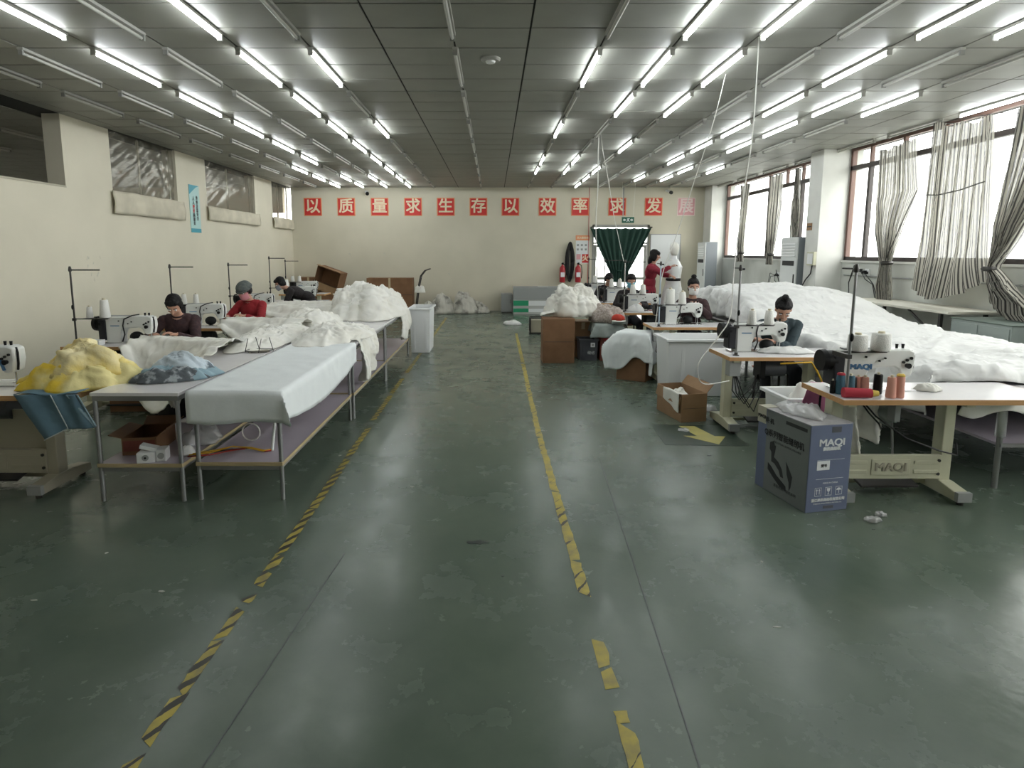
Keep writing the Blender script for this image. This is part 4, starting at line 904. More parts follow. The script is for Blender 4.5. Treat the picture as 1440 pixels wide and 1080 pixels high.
tag(sheet('fabric_length', over, 60, 44, mCREAM, amp=.028, s=5, seed=6, solid=.006), 'off-white fabric falling off the aisle edge of the second work table', 'fabric', 'white fabric on the left work tables')
def over2(u, v):
    y = 9.15+.95*u
    if v < .3: return (-1.75+.28*v/.3, y, 1.0-.17*v/.3)
    s = (v-.3)/.7
    return (-1.455+.04*sin(s*3)+.04*sin(u*2*pi*2.5)*s, y, .82-(.36+.1*sin(u*4))*s)
tag(sheet('fabric_length', over2, 50, 34, mCREAM, amp=.025, s=5, seed=8, solid=.006), 'off-white fabric falling off the far aisle table beside the white bin', 'fabric', 'white fabric on the left work tables')
# fabric bridging machine tables and work tables
def bridge(xa, xb, ya, yb, z0, z1, seed, sagf=.05, tail=.0, w0=.30, bulge=.05):
    def fn(u, v):
        x = xa+(xb-xa)*v; yc = ya+(yb-ya)*v; w = w0*(.75+.5*sin(pi*v*.9))
        z = z0+(z1-z0)*v-sagf*sin(pi*v)+bulge*sin(pi*u)-tail*max(0, 1-u*2.2)**1.2*sin(pi*min(1, max(0, v*1.15-.05)))
        return (x+.02*sin(u*17), yc+(u-.5)*2*w, z+.012*sin(u*2*pi*4+v*3))
    return fn
tag(sheet('fabric_length', bridge(-3.86, -2.55, 6.35, 5.65, .80, .86, 1, .02, .55, .48, .07), 60, 50, mCREAM, amp=.022, s=3.5, seed=21, solid=.005), 'off-white fabric stretched from the second left sewing table to the work table', 'fabric', 'fabric lengths beside the left operators')
tag(sheet('fabric_length', bridge(-3.55, -2.35, 7.75, 7.35, .83, .86, 2, .0, .22, .34, .09), 50, 40, mCREAM, amp=.02, s=4, seed=22, solid=.005), 'off-white fabric in front of the woman in the red coat', 'fabric', 'fabric lengths beside the left operators')
tag(sheet('fabric_length', bridge(-3.75, -2.35, 9.65, 9.25, .83, .88, 3, -.04, .15, .45, .10), 50, 40, mCREAM, amp=.025, s=4, seed=23, solid=.005), 'off-white fabric in front of the stooping person in black', 'fabric', 'fabric lengths beside the left operators')
tag(sheet('fabric_tail', lambda u, v: (-2.95+.30*u*(1-v*.8)+.12*v, 5.0+.03*sin(u*9)+.05*v, .76-.34*v), 20, 20, mCREAM, amp=.012, s=6, seed=24, solid=.004), 'pointed end of off-white fabric hanging beside the front left work table', 'fabric')
# printed clothes, wire stand, yellow clothes, blue cloth
t = thing('clothes_pile', 'pile of pale blue and grey printed clothes on the front left work table', 'clothes', (-2.48, 4.52, .80), R(20))
heap('lower_garment', (.0, 0, .0), .30, .20, .09, mBLUEL, t, amp=.035, s=6, seed=31, nt=70, nr=20); heap('upper_garment', (.02, .05, .05), .22, .15, .11, mPRINT, t, amp=.03, s=7, seed=32, nt=60, nr=18)
heap('dark_garment', (-.02, -.10, .0), .26, .11, .085, M('dark_print_cotton', (.10, .115, .125), .9, col2=(.35, .38, .40), scale=18, bump=.2, lo=.5, hi=.6), t, amp=.03, s=8, seed=33, nt=60, nr=16)
t = thing('wire_stand', 'thin wire stand with upright prongs on the left work table', 'stand', (-2.30, 5.72, .80), .3)
MB().tube([(.13*cos(2*pi*k/24), .09*sin(2*pi*k/24), .02) for k in range(25)], .004).obj('ring', mDSTEEL, t, smooth=180); MB().tube([(.10*cos(2*pi*k/24), .07*sin(2*pi*k/24), .005) for k in range(25)], .004).obj('ring', mDSTEEL, t, smooth=180)
for a in (0, 1.6, 3.1, 4.7): MB().tube([(.13*cos(a), .09*sin(a), .005), (.10*cos(a+.3), .07*sin(a+.3), .14)], .0035).obj('prong', mDSTEEL, t, smooth=180)
MB().bx(-.09, .09, -.05, .05, .002, .012).obj('base', mBEIGED, t)
t = thing('clothes_pile', 'heap of yellow clothes on the front left sewing table', 'clothes', (-3.10, 4.42, TH), R(8))
heap('lower_garment', (0.02, -.02, 0), .40, .29, .17, mYEL, t, amp=.05, s=4.5, seed=41, nt=90, nr=28, p=2.6); heap('upper_garment', (-.02, .02, .09), .30, .22, .20, M('cream_yellow_cloth', (.84, .74, .44), .85, col2=(.84, .66, .2), scale=5, bump=.2), t, amp=.045, s=5, seed=42, nt=80, nr=24)
heap('blue_garment', (.30, .06, 0), .16, .14, .07, mBLUEC, t, amp=.03, s=7, seed=43, nt=50, nr=12); sheet('sleeve', lambda u, v: (.22+.30*v+.03*sin(u*6), -.02+.07*u-.02*v, .11-.07*v+.03*sin(pi*u)), 10, 20, mYEL, t, amp=.01, s=9, seed=44)
sheet('sleeve', lambda u, v: (-.30-.16*v, -.06+.09*u, .10-.075*v+.03*sin(pi*u)), 10, 16, mYEL, t, amp=.01, s=9, seed=45)
t = thing('hanging_cloth', 'blue cloth with pale piping hanging from the front left sewing table', 'cloth', (0, 0, 0))
def blue(pts, ph):
    def fn(u, v):
        a, b, c, d = pts; x = (a[0]*(1-u)+b[0]*u)*(1-v)+(d[0]*(1-u)+c[0]*u)*v; z = (a[1]*(1-u)+b[1]*u)*(1-v)+(d[1]*(1-u)+c[1]*u)*v
        return (x, 4.035-.012*sin(u*7+ph)-.03*v*sin(pi*u), z)
    return fn
A = [(-3.36, .785), (-3.09, .785), (-2.99, .545), (-3.17, .455)]; B = [(-3.09, .785), (-2.93, .785), (-2.80, .55), (-2.99, .54)]
sheet('front_panel', blue(A, 0), 24, 24, mBLUEC, t, amp=.006, s=6, seed=51); sheet('side_panel', blue(B, 2), 20, 24, mBLUEC, t, amp=.006, s=6, seed=52)
sheet('lining', blue([(-2.99, .785), (-2.90, .785), (-2.79, .56), (-2.80, .55)], 1), 10, 20, mBLUEL, t, amp=.004, s=6, seed=53)
f = blue(A, 0); MB().tube([V(f(1, v/14))+V((0, -.008, 0)) for v in range(15)]+[V(f(1-u/10, 1))+V((0, -.008, 0)) for u in range(1, 11)], .004).obj('piping', mPIPING, t, smooth=180)
sheet('top_flap', lambda u, v: (-3.36+.43*u, 4.035+.30*v, .785+.01*sin(u*8)), 16, 12, mBLUEC, t, amp=.004, s=6, seed=54)
# things on the lower shelf
def carton(label, x, y, z, w, d, h, rz, mat, open_=False, name='carton', taped=True, flaps=(30, 40, 35, 25), grp=None, seam=True):
    t = thing(name, label, 'box', (x, y, z), R(rz), grp); k = .006
    if open_:
        m = MB(); m.bx(-w/2, w/2, -d/2, d/2, 0, k); m.bx(-w/2, -w/2+k, -d/2, d/2, k, h); m.bx(w/2-k, w/2, -d/2, d/2, k, h); m.bx(-w/2+k, w/2-k, -d/2, -d/2+k, k, h); m.bx(-w/2+k, w/2-k, d/2-k, d/2, k, h)
        m.obj('walls', mat, t)
        for i, (ax, s, L) in enumerate((('x', -1, w), ('x', 1, w), ('y', -1, d), ('y', 1, d))):
            if flaps[i] is None: continue
            a = R(flaps[i]); fl = .5*min(w, d)*.8
            if ax == 'x': c = (s*(w/2+fl/2*sin(a)), 0, h+fl/2*cos(a)); m = MB().box(c, (k, d*.96, fl), Matrix.Rotation(s*a, 3, 'Y'))
            else: c = (0, s*(d/2+fl/2*sin(a)), h+fl/2*cos(a)); m = MB().box(c, (w*.96, k, fl), Matrix.Rotation(-s*a, 3, 'X'))
            m.obj('flap', mat, t)
    else:
        MB().bx(-w/2, w/2, -d/2, d/2, 0, h-.004).obj('walls', mat, t, bevel=.006)
        for s in (-1, 1): MB().bx(-w/2+.003, w/2-.003, *sorted((s*.003, s*(d/2-.002))), h-.004, h).obj('flap', mat, t)
        if taped: MB().bx(-w/2+.01, w/2-.01, -.03, .03, h, h+.001).bx(-.03, .03, -d/2-.001, -d/2, h-.12, h-.004).obj('packing_tape', mTAPEB, t)
    if seam: MB().bx(-w/2+.02, w/2-.02, -d/2-.0012, -d/2, h*.48, h*.49).obj('crease', mDSTEEL, t)
    return t
c = carton('small brown carton with reddish print on the left shelf', -2.65, 4.40, .28, .24, .36, .13, 8, mCARD, True, flaps=(75, 50, None, 60)); MB().bx(-.11, .11, -.182, -.18, .03, .11).obj('printed_panel', mCARDR, c)
t = thing('socket_block', 'white socket block on the front edge of the left shelf', 'power outlet', (-2.46, 4.10, .28), R(12))
MB().bx(-.09, .03, -.05, .05, 0, .075).obj('block', mPUREW, t, bevel=.006); MB().bx(.035, .10, -.04, .06, 0, .09).obj('block', mPUREW, t, bevel=.006); MB().cyl((-.03, -.05, .04), (-.03, -.056, .04), .022, n=14).obj('socket_face', mGREY, t); MB().cyl((.068, -.04, .045), (.068, -.046, .045), .022, n=14).obj('socket_face', mGREY, t); MB().box((-.02, .02, .095), (.12, .07, .03), Matrix.Rotation(.3, 3, 'Y')).obj('plug', mPUREW, t, bevel=.005)
MB().cyl((-.03, -.056, .04), (-.03, -.058, .04), .008, n=8).obj('pin_hole', mBLACK, t)
tag(heap('plastic_bag', (-2.33, 4.55, .28), .14, .2, .10, mBAG, amp=.04, s=9, seed=61, nt=50, nr=14), 'clear crumpled plastic bag on the left shelf', 'bag'); tag(heap('fabric_scrap', (-2.28, 4.24, .28), .055, .05, .045, mWHITE, amp=.012, s=14, seed=62, nt=30, nr=8), 'small white scrap beside the shelf cables', 'scrap')
for i, (mt, nm) in enumerate(((mRWIRE, 'red'), (mYWIRE, 'yellow'), (mBWIRE, 'black'), (mYWIRE, 'orange'))):
    z = .288+.006*(i == 1)
    tag(MB().tube([(-2.24, 4.16+.02*i, z), (-2.10, 4.2+.02*i, z+.004*i), (-1.98, 4.30+.012*i, z+.02*(i % 2)), (-1.84, 4.32-.004*i, z+.012), (-1.72, 4.28, z), (-1.68, 4.30+.01*i, z)], .0055).obj('cable', mt, smooth=180), '%s cable lying in a loose bundle on the aisle shelf' % nm, 'cable', 'cables on the aisle shelf')
tag(MB().cyl((-1.675, 4.31, .285), (-1.65, 4.36, .60), .011, n=10).obj('plastic_pipe', mPUREW, smooth=60), 'short white plastic pipe standing on the aisle shelf', 'pipe')
tag(MB().tube([(-1.93+.07*cos(2*pi*k/16), 4.55, .355+.07*sin(2*pi*k/16)) for k in range(17)], .006).obj('wire_coil', mWIRE, smooth=180), 'white cable coil standing on the aisle shelf', 'cable')
tag(sheet('cut_panel', lambda u, v: (-2.75+.5*u, 5.0+.8*v, .30+.25*u*v), 12, 12, M('pale_film_panel', (.62, .6, .6), .4), amp=.004, s=4, seed=63, solid=.003), 'pale flat panel leaning on the left shelf', 'panel')
c = carton('low brown carton on the floor under the second left sewing table', -4.05, 6.62, 0, .50, .36, .24, 3, mCARD, taped=False)
tag(heap('dark_filler', (-3.42, 6.45, 0), .30, .28, .40, mBLACKC, amp=.05, s=5, seed=64, nt=60, nr=20), 'added dark heap deepening the shade under the second left sewing table', 'bundle')  # added black heap, keeps the floor under this table dark
# ================================================================ RIGHT SIDE CARTONS, BINS AND FABRIC
t = thing('machine_carton', 'blue and grey printed sewing machine carton beside the front right table', 'box', (2.132, 3.837, 0), R(11.8))
w, d, h = .33, .545, .62
MB().bx(0, w, 0, d, 0, h-.004).obj('front_board', mBOXB, t, bevel=.004)
MB().bx(-.0015, 0, .004, d-.10, .004, h-.006).obj('grey_side', mBOXG, t)
MB().bx(-.002, w+.002, -.002, d+.002, h-.004, h).obj('top_film', mBOXTOP, t)
heap('torn_film', (w*.5, d*.55, h), .13, .2, .05, mBAG, t, amp=.03, s=12, seed=71, nt=40, nr=10)
MB().bx(-.004, .10, d-.09, d+.004, h-.12, h+.004).obj('corner_flap', M('kraft_flap', (.45, .43, .34), .6), t); text('flap_lettering', 'MAQI', .035, (-.0045, d-.045, h-.07), (0, -1, 0), (0, 0, 1), mINKB, t, ex=.0003, bold=.002)
F = lambda x, z: (x, -.001, z)
R_, U_ = (1, 0, 0), (0, 0, 1)
text('brand_lettering', 'MAQI', .068, F(w*.52, .49), R_, U_, mINKW, t, ex=.0004, bold=.0018, wid=1.2)
text('small_lettering', '美机缝纫机', .027, F(w*.52, .447), R_, U_, mINKW, t, ex=.0004, bold=.0015)
MB().bx(w*.20, w*.50, -.002, 0, .30, .365).obj('white_label', mINKW, t); text('label_mark', '型号', .024, (w*.36, -.0025, .33), R_, U_, mINKB, t, ex=.0003, bold=.001)
MB().bx(w*.2, w*.85, -.0012, 0, .235, .2365).bx(w*.2, w*.85, -.0012, 0, .37, .371).obj('rule_line', mINKW, t)
text('small_lettering', 'MADE IN CHINA', .016, F(w*.55, .205), R_, U_, mINKW, t, ex=.0003)
for i in range(3):
    x = w*(.27+.25*i); z = .145
    for a in ((-.026, -.024, -.03, .03), (.024, .026, -.03, .03), (-.026, .026, .028, .03), (-.026, .026, -.03, -.028)): MB().bx(x+a[0], x+a[1], -.0014, 0, z+a[2], z+a[3]).obj('icon_frame', mINKW, t)
    m = MB()
    if i == 0:
        for s in (-.010, .010): m.bx(x+s-.002, x+s+.002, -.0016, 0, z-.018, z+.012).prism([(x+s-.007, z+.010), (x+s+.007, z+.010), (x+s, z+.022)], -.0016, 0)
    elif i == 1: m.prism([(x-.014, z+.022), (x+.014, z+.022), (x+.010, z+.002), (x+.002, z-.004), (x+.002, z-.018), (x+.010, z-.022), (x-.010, z-.022), (x-.002, z-.018), (x-.002, z-.004), (x-.010, z+.002)], -.0016, 0)
    else: m.prism([(x-.02, z+.004), (x-.012, z+.016), (x, z+.021), (x+.012, z+.016), (x+.02, z+.004)], -.0016, 0).bx(x-.0015, x+.0015, -.0016, 0, z-.018, z+.004)
    m.obj('handling_icon', mINKW, t)
text('small_lettering', '浙江美机缝纫机有限公司', .024, F(w*.52, .085), R_, U_, mINKW, t, ex=.0003, bold=.0012); text('small_lettering', 'ZHEJIANG MAQI SEWING MACHINE CO.', .0125, F(w*.52, .06), R_, U_, mINKW, t, ex=.0003)
MB().bx(w*.42, w*.66, -.0016, 0, .022, .042).obj('hand_hole', mDGREY, t); MB().bx(w*.50, w*.72, -.0016, 0, .56, .60).obj('hand_hole', mDGREY, t)
Ls = lambda s, z: (-.002, d-s, z); SR, SU = (0, -1, 0), (0, 0, 1)
text('side_lettering', 'Q系列智能缝纫机', .058, Ls(.29, .445), SR, SU, mINKB, t, ex=.0004, bold=.0012, wid=.92); text('side_lettering', 'INDUSTRIAL SEWING MACHINE', .022, Ls(.33, .395), SR, SU, mINKB, t, ex=.0003, wid=.9)
text('side_lettering', '美·机', .045, Ls(.13, .535), SR, SU, mINKB, t, ex=.0003, bold=.001); MB().bx(-.0025, -.0015, .03, .24, .56, .585).obj('print_line', mINKB, t); text('side_lettering', '直驱电脑平缝机系列', .026, Ls(.33, .075), SR, SU, mINKB, t, ex=.0003)
sil = [[(.15, .38), (.19, .40), (.20, .37), (.215, .37), (.21, .33), (.20, .28), (.25, .26), (.29, .22), (.31, .16), (.28, .16), (.26, .20), (.21, .235), (.175, .24), (.17, .31), (.15, .33)], [(.33, .29), (.37, .24), (.40, .20), (.39, .12), (.375, .09), (.37, .15), (.345, .20)], [(.14, .22), (.18, .20), (.24, .155), (.34, .11), (.345, .075), (.28, .085), (.20, .13), (.14, .17)]]
for p in sil: MB().prism([(d-a, b) for a, b in p], -.0026, -.0015, lambda a, h, b: (h, a, b)).obj('printed_silhouette', mINKB, t)

def bin_(label, x, y, w, d, h, rz=0, taper=.03, name='plastic_bin', mat=None, rim=.035):
    mat = mat or mPUREW
    t = thing(name, label, 'bin', (x, y, 0), R(rz)); k = .008; m = MB()
    def ring(z, e): return [(-w/2+e, -d/2+e, z), (w/2-e, -d/2+e, z), (w/2-e, d/2-e, z), (-w/2+e, d/2-e, z)]
    vs = ring(0.002, taper)+ring(h, 0)+ring(h, k)+ring(.012, taper+k)
    fs = [(3, 2, 1, 0)]+[(i, (i+1) % 4, 4+(i+1) % 4, 4+i) for i in range(4)]+[(4+i, 4+(i+1) % 4, 8+(i+1) % 4, 8+i) for i in range(4)]+[(8+i, 8+(i+1) % 4, 12+(i+1) % 4, 12+i) for i in range(4)]+[(12, 13, 14, 15)]
    m.add(vs, fs).obj('walls', mat, t, bevel=.004)
    m = MB()
    for a in ((-w/2-rim, w/2+rim, -d/2-rim, -d/2), (-w/2-rim, w/2+rim, d/2, d/2+rim), (-w/2-rim, -w/2, -d/2, d/2), (w/2, w/2+rim, -d/2, d/2)): m.bx(*a, h-.03, h)
    m.obj('rim', mat, t, bevel=.004)
    for sx in (-1, 1): MB().bx(sx*w*.30-.02, sx*w*.30+.02, -d/2-.006+.01, -d/2+.02, .06, h-.04).obj('rib', mat, t, bevel=.004)
    return t
b = bin_('large white plastic bin standing in front of the third right table', 2.60, 7.40, .92, .56, .72, 0); MB().bx(.30, .44, -.275, -.25, .40, .46).obj('brand_label', mCARDR, b)
bin_('tall white plastic bin at the far end of the left work tables', -1.30, 10.72, .36, .74, .80, 0, .02, rim=.03)
b = bin_('white plastic crate of fabric between the two front right tables', 2.80, 5.08, .62, .42, .55, 2, .03)
tag(heap('fabric_heap', (2.80, 5.06, .02), .25, .16, .56, mCREAM, amp=.02, s=6, seed=72, nt=60, nr=20, p=6, q=.3), 'white fabric filling the crate between the front right tables', 'fabric')
tag(sheet('hanging_cloth', lambda u, v: (2.53+(.10+.14*v)*(u-.5), 4.512+.02*v+.012*(1+sin(u*7)), .765-.26*v), 18, 14, mPINKC, amp=.008, s=8, seed=73), 'pink cloth hanging down behind the blue carton', 'cloth')
tag(sheet('hanging_strip', lambda u, v: (2.545+.016*u, 4.498+.008*v, .768-.27*v), 3, 10, mBLACKC, amp=.002, seed=74), 'narrow black strip hanging over the pink cloth', 'cloth')
carton('tall brown carton beside the aisle under the white fabric ball', 1.045, 9.55, 0, .51, .40, .72, 0, mCARD, taped=False)
carton('brown carton behind the dark grey bin', 1.52, 10.15, 0, .50, .45, .60, 0, mCARDL)
c = carton('red-brown carton under the grey cloth and speckled quilt', 1.90, 9.76, 0, .30, .40, .60, 0, mCARDR, taped=False, seam=False); MB().bx(-.02, .08, -.203, -.2, .50, .54).obj('white_sticker', mINKW, c)
MB().prism([(-.1, .34), (.02, .36), (.0, .44), (-.1, .42)], -.2015, -.2).obj('red_patch', mEXT, c)
b = bin_('dark grey bin with a white label beside the tall brown carton', 1.565, 9.74, .31, .32, .36, 0, .015, mat=mDGREY, rim=.012); MB().bx(.03, .10, -.176, -.158, .23, .30).obj('white_label', mINKW, b); text('bin_lettering', '缝纫', .06, (.04, -.1625, .13), R_, U_, mINKW, b, ex=.0004); MB().bx(.05, .08, -.178, -.176, .25, .28).obj('label_mark', mGREY, b)
t = thing('metal_crate', 'small dark metal crate on the floor behind the tall brown carton', 'crate', (.955, 12.95, 0))
for z in (.01, .34): MB().bx(-.14, .14, -.16, -.14, z, z+.025).bx(-.14, .14, .14, .16, z, z+.025).bx(-.16, -.14, -.16, .16, z, z+.025).bx(.14, .16, -.16, .16, z, z+.025).obj('frame_ring', mDSTEEL, t)
for sx in (-.15, .15):
    for sy in (-.15, .15): MB().bx(sx-.012, sx+.012, sy-.012, sy+.012, .034, .34).obj('post', mDSTEEL, t)
MB().bx(-.135, .135, -.13, .13, .02, .30).obj('inner_box', mBEIGED, t)
tag(heap('fabric_ball', (1.34, 9.92, .72), .42, .34, .39, mCREAM, amp=.085, s=4.6, seed=75, nt=110, nr=44, p=2.8, q=.55), 'big crumpled off-white fabric ball on top of the brown cartons', 'fabric')
sheet_ = sheet('fabric_tail', lambda u, v: (1.0-.22*v, 9.62+.25*u, .80-.06*v+.03*sin(u*6)), 14, 14, mCREAM, amp=.02, s=8, seed=76); tag(sheet_, 'loose end of off-white fabric left of the fabric ball', 'fabric')
tag(drape('hanging_cloth', 1.66, 2.08, 9.53, 9.98, lambda x, y: .618, .16, .10, .22, 0, mGREYC, step=.03, amp=.012, s=6, seed=77, fold=.03), 'grey-green cloth draped over the red-brown carton', 'cloth')
tag(heap('quilt', (1.88, 9.80, .63), .30, .26, .26, mDOT, amp=.02, s=4, seed=78, nt=80, nr=26, p=3, q=.5), 'speckled folded quilt on top of the grey-green cloth', 'quilt')
t = thing('cap', 'red cap lying in front of the speckled quilt', 'cap', (2.02, 9.50, .68))
heap('crown', (0, 0, 0), .10, .075, .09, mREDC, t, amp=.008, s=8, seed=79, nt=40, nr=14, p=3, q=.5, lump=.05); sheet('brim', lambda u, v: (-.11+.22*u, -.055-.06*v*sin(pi*u), .008-.02*v), 14, 4, mCREAM, t, amp=0)
MB().bx(-.1, .1, -.06, .12, -.05, -.002).obj('folded_base', mGREYC, t)
carton('dark brown carton under the white draped cloth', 2.006, 8.206, 0, .42, .36, .66, -34, mCARD, taped=False)
o = drape('draped_cloth', -.22, .22, -.19, .19, lambda x, y: .672+.03*max(0, x), .30, lambda t: .38+.18*(1-t), lambda t: .36+.16*(1-t)*(1-t)+.05*sin(t*7), .2, mSHEET, step=.028, amp=.012, s=5, seed=81, fold=.03); o.location = (2.006, 8.206, 0); o.rotation_euler = (0, 0, R(-34)); tag(o, 'pale white cloth draped over the dark brown carton', 'cloth')
c = carton('open brown carton on the floor holding white scraps', 2.056, 6.31, 0, .29, .55, .30, 11, mCARDL, True, flaps=(168, 40, None, None))
def liner(u, v):
    # hangs over the long left side of the rotated carton
    w_ = -.11 if v < .35 else -.172-.006*sin(u*9)
    z = .20+.107*min(1, v/.35) if v < .35 else .307-.21*(v-.35)/.65*(1-.45*u)
    a = R(11); x, y = w_, -.26+.34*u
    return (2.056+x*cos(a)-y*sin(a), 6.31+x*sin(a)+y*cos(a), z)
tag(sheet('bag_liner', liner, 20, 20, mCREAM, amp=.003, s=10, seed=82), 'white bag folded over the side of the open carton', 'bag')
tag(heap('scrap_heap', (2.056, 6.33, .10), .10, .20, .15, mCREAM, amp=.03, s=12, seed=83, nt=44, nr=14, p=4), 'white scraps inside the open brown carton', 'scrap')
for i, (x, y, s) in enumerate(((2.42, 6.5, 1), (.47, 14.5, 2), (1.9, 5.72, 3), (2.52, 3.72, 4), (2.62, 3.80, 5))):
    tag(heap('plastic_scrap', (x, y, 0), (.10, .22, .06, .05, .04)[i], (.08, .2, .05, .04, .03)[i], (.06, .10, .015, .02, .02)[i], mBAG if i != 1 else mWHITE, amp=.02, s=16, seed=90+i, nt=30, nr=8), ['clear plastic scrap right of the open carton', 'white crumpled bag on the floor at the far end of the right tape', 'clear plastic scrap on the yellow arrow', 'clear plastic scrap at the corner of the blue carton', 'tiny clear scrap right of the blue carton'][i], 'scrap')
# fabric hanging under the front right table
for i, (x, y, z, w_, l_) in enumerate(((2.64, 4.28, .72, .20, .46), (2.83, 4.30, .72, .24, .36), (3.02, 4.33, .73, .16, .26))):
    tag(sheet('hanging_fabric', lambda u, v, x=x, y=y, z=z, w_=w_, l_=l_, i=i: (x+w_*(u-.5)*(1-.25*v)+.05*v*sin(i*2+1), y+.05*sin(u*7+i)+.03*sin(v*5), z-l_*v*(1-.2*abs(u-.5))), 24, 26, mCREAM if i < 2 else mGREYC, amp=.02, s=8, seed=100+i), ['white fabric hanging under the front right table nearest the blue carton', 'white fabric bunched under the motor of the front right table', 'grey-white fabric hanging at the middle of the front right table'][i], 'fabric')
tag(sheet('hanging_fabric', lambda u, v: (3.42+.62*u+.02*sin(v*4), 4.232-.012*sin(u*13)-.02*v, .722-(.13+.03*sin(u*8))*v), 30, 10, mCREAM, amp=.006, s=8, seed=105), 'off-white fabric edge hanging under the right end of the front table', 'fabric')
tag(MB().tube([(2.72, 4.28, .70), (2.80, 4.2, .58), (2.98, 4.12, .44), (3.2, 4.08, .36), (3.345, 4.10, .32), (3.36, 4.14, .40)], .006).obj('cable', mBWIRE, smooth=180), 'black cable sagging under the front right table', 'cable')
tag(MB().tube([(2.70, 4.30, .72), (2.76, 4.22, .60), (2.84, 4.22, .52), (2.9, 4.28, .46)], .006).obj('cable', mBWIRE, smooth=180), 'short black cable beneath the front right motor', 'cable')
tag(MB().tube([(2.75, 5.56, .715), (3.05, 5.57, .725), (3.08, 5.53, .66), (3.12, 5.5, .56), (3.17, 5.46, .45), (3.2, 5.4, .3)], .009).obj('cable', mYWIRE, smooth=180), 'yellow cable hanging under the second right table', 'cable')
# the big white fabric on the right hand tables
for nm, x0, x1, y0, y1 in (('low cutting table with a wrapped leg under the big white fabric', 3.77, 5.4, 4.255, 6.5), ('low cutting table under the middle of the big white fabric', 3.75, 5.3, 6.6, 8.2), ('low cutting table under the far end of the big white fabric', 3.6, 5.3, 8.3, 9.9)):
    t = thing('cutting_table', nm, 'table', (x0, y0, 0)); w, L = x1-x0, y1-y0
    MB().bx(0, w, 0, L, .70, .725).obj('tabletop', mTOP, t)
    MB().bx(.02, w-.02, .02, L-.02, .655, .70).obj('apron', mDSTEEL, t)
    MB().bx(.02, w-.02, .02, L-.02, .33, .35).obj('shelf', mLILAC, t); MB().bx(.02, w-.02, 0, .02, .325, .352).obj('shelf_edge', mSTEEL, t)
    for x in (.03, w-.03):
        for y in (.03, L-.03): MB().cyl((x, y, 0), (x, y, .66), .02, n=10).obj('leg', mSTEEL, t, smooth=60)
    if y0 < 5: heap('wrapping', (.03, .03, .40), .035, .035, .24, mBAG, t, amp=.01, s=16, seed=111, nt=20, nr=10, p=6, q=.3)
def zf(x, y):
    b = 1-min(1, max(0, (y-7.35)/1.15)); b = 1-b*b*(3-2*b)
    cr = max(0, 1-max(0, (x-4.75)/.75)**2)**.6 if x > 4.75 else 1
    cl = .80+.20*min(1, max(0, (x-3.3)/.6))
    fr = max(0, 1-max(0, (y-9.6)/.9)**2)
    h = .40*b*cr*cl*(.5+.5*fr)
    h += .035*noise.noise(V((x*1.7, y*1.3, 3)))+.028*noise.noise(V((x*1.0, y*3.2, 8)))
    return .83+h
tag(drape('fabric_sheet', 3.50, 5.42, 4.62, 10.0, zf, .35, .35, lambda t: .085+.01*sin(t*14), .5, mWHITE, step=.033, amp=.055, s=(1.5, 4.2, 2.5), seed=121, fold=.05, solid=.006), 'huge white fabric mounded over the cutting tables on the right', 'fabric')
# back of the room
t = thing('tilted_carton', 'open brown carton tilted on a stack at the back left', 'box', (-4.72, 17.1, .74), R(-14)); 
rm = Matrix.Rotation(R(18), 3, 'Y')
def rb(m, c, s): return m.box(rm @ V(c)+V((0, 0, .25)), s, rm)
m = MB(); rb(m, (0, .2, .06), (.74, .012, .5)); rb(m, (-.37, 0, .06), (.012, .4, .5)); rb(m, (.37, 0, .06), (.012, .4, .5)); rb(m, (0, 0, .31), (.74, .4, .012)); rb(m, (0, 0, -.19), (.74, .4, .012)); m.obj('walls', mCARD, t)
m = MB(); rb(m, (0, -.24, .35), (.72, .12, .012)); m.obj('flap', mCARDL, t); m = MB(); rb(m, (0, -.22, -.24), (.72, .012, .22)); m.obj('flap', mCARDL, t)
carton('brown carton standing under the tilted carton', -4.72, 17.2, 0, .8, .6, .62, 0, mCARD, taped=False); carton('dark brown carton against the back wall left of the tilted one', -5.4, 17.5, 0, .62, .5, 1.05, 0, mCARD)
t = thing('flat_carton', 'wide brown carton loaded on the hand truck by the back wall', 'box', (-3.0, 17.25, .06), 0); MB().bx(-.66, .66, -.2, .2, 0, .98).obj('walls', mCARD, t, bevel=.01); MB().bx(-.66, .66, -.203, -.2, .49, .50).bx(-.655, .655, -.008, .008, .98, .981).obj('seam', mDSTEEL, t); MB().bx(-.03, .03, -.202, -.2, .6, .98).obj('packing_tape', mTAPEB, t)
t = thing('hand_truck', 'hand truck with curved black handles beside the wide brown carton', 'hand truck', (-2.18, 17.2, 0), 0)
for s in (-.16, .16):
    MB().tube([(-.08, s, .12), (.0, s, .75), (.08, s, 1.10), (.20, s, 1.25), (.34, s, 1.30)], .017, 8).obj('handle', mDSTEEL, t, smooth=180); w_ = MB().cyl((-.08, s-.03, .1), (-.08, s+.03, .1), .10, n=20).obj('wheel', mBLACK, t, smooth=40); MB().cyl((-.08, s-.034, .1), (-.08, s+.034, .1), .035, n=12).obj('hub', mSTEEL, w_, smooth=40)
MB().bx(-.10, -.06, -.16, .16, .08, .12).obj('axle', mDSTEEL, t); MB().box((.02, 0, .7), (.03, .32, .03)).box((.07, 0, 1.05), (.03, .32, .03)).obj('cross_bar', mDSTEEL, t); MB().bx(-1.3, -.08, -.2, .2, .02, .05).obj('toe_plate', mSTEEL, t)
tag(heap('plastic_wrap', (-2.12, 17.0, .62), .14, .10, .20, mCREAM, amp=.04, s=9, seed=131, nt=40, nr=14), 'pale wrap bundled around the hand truck handles', 'wrapping')
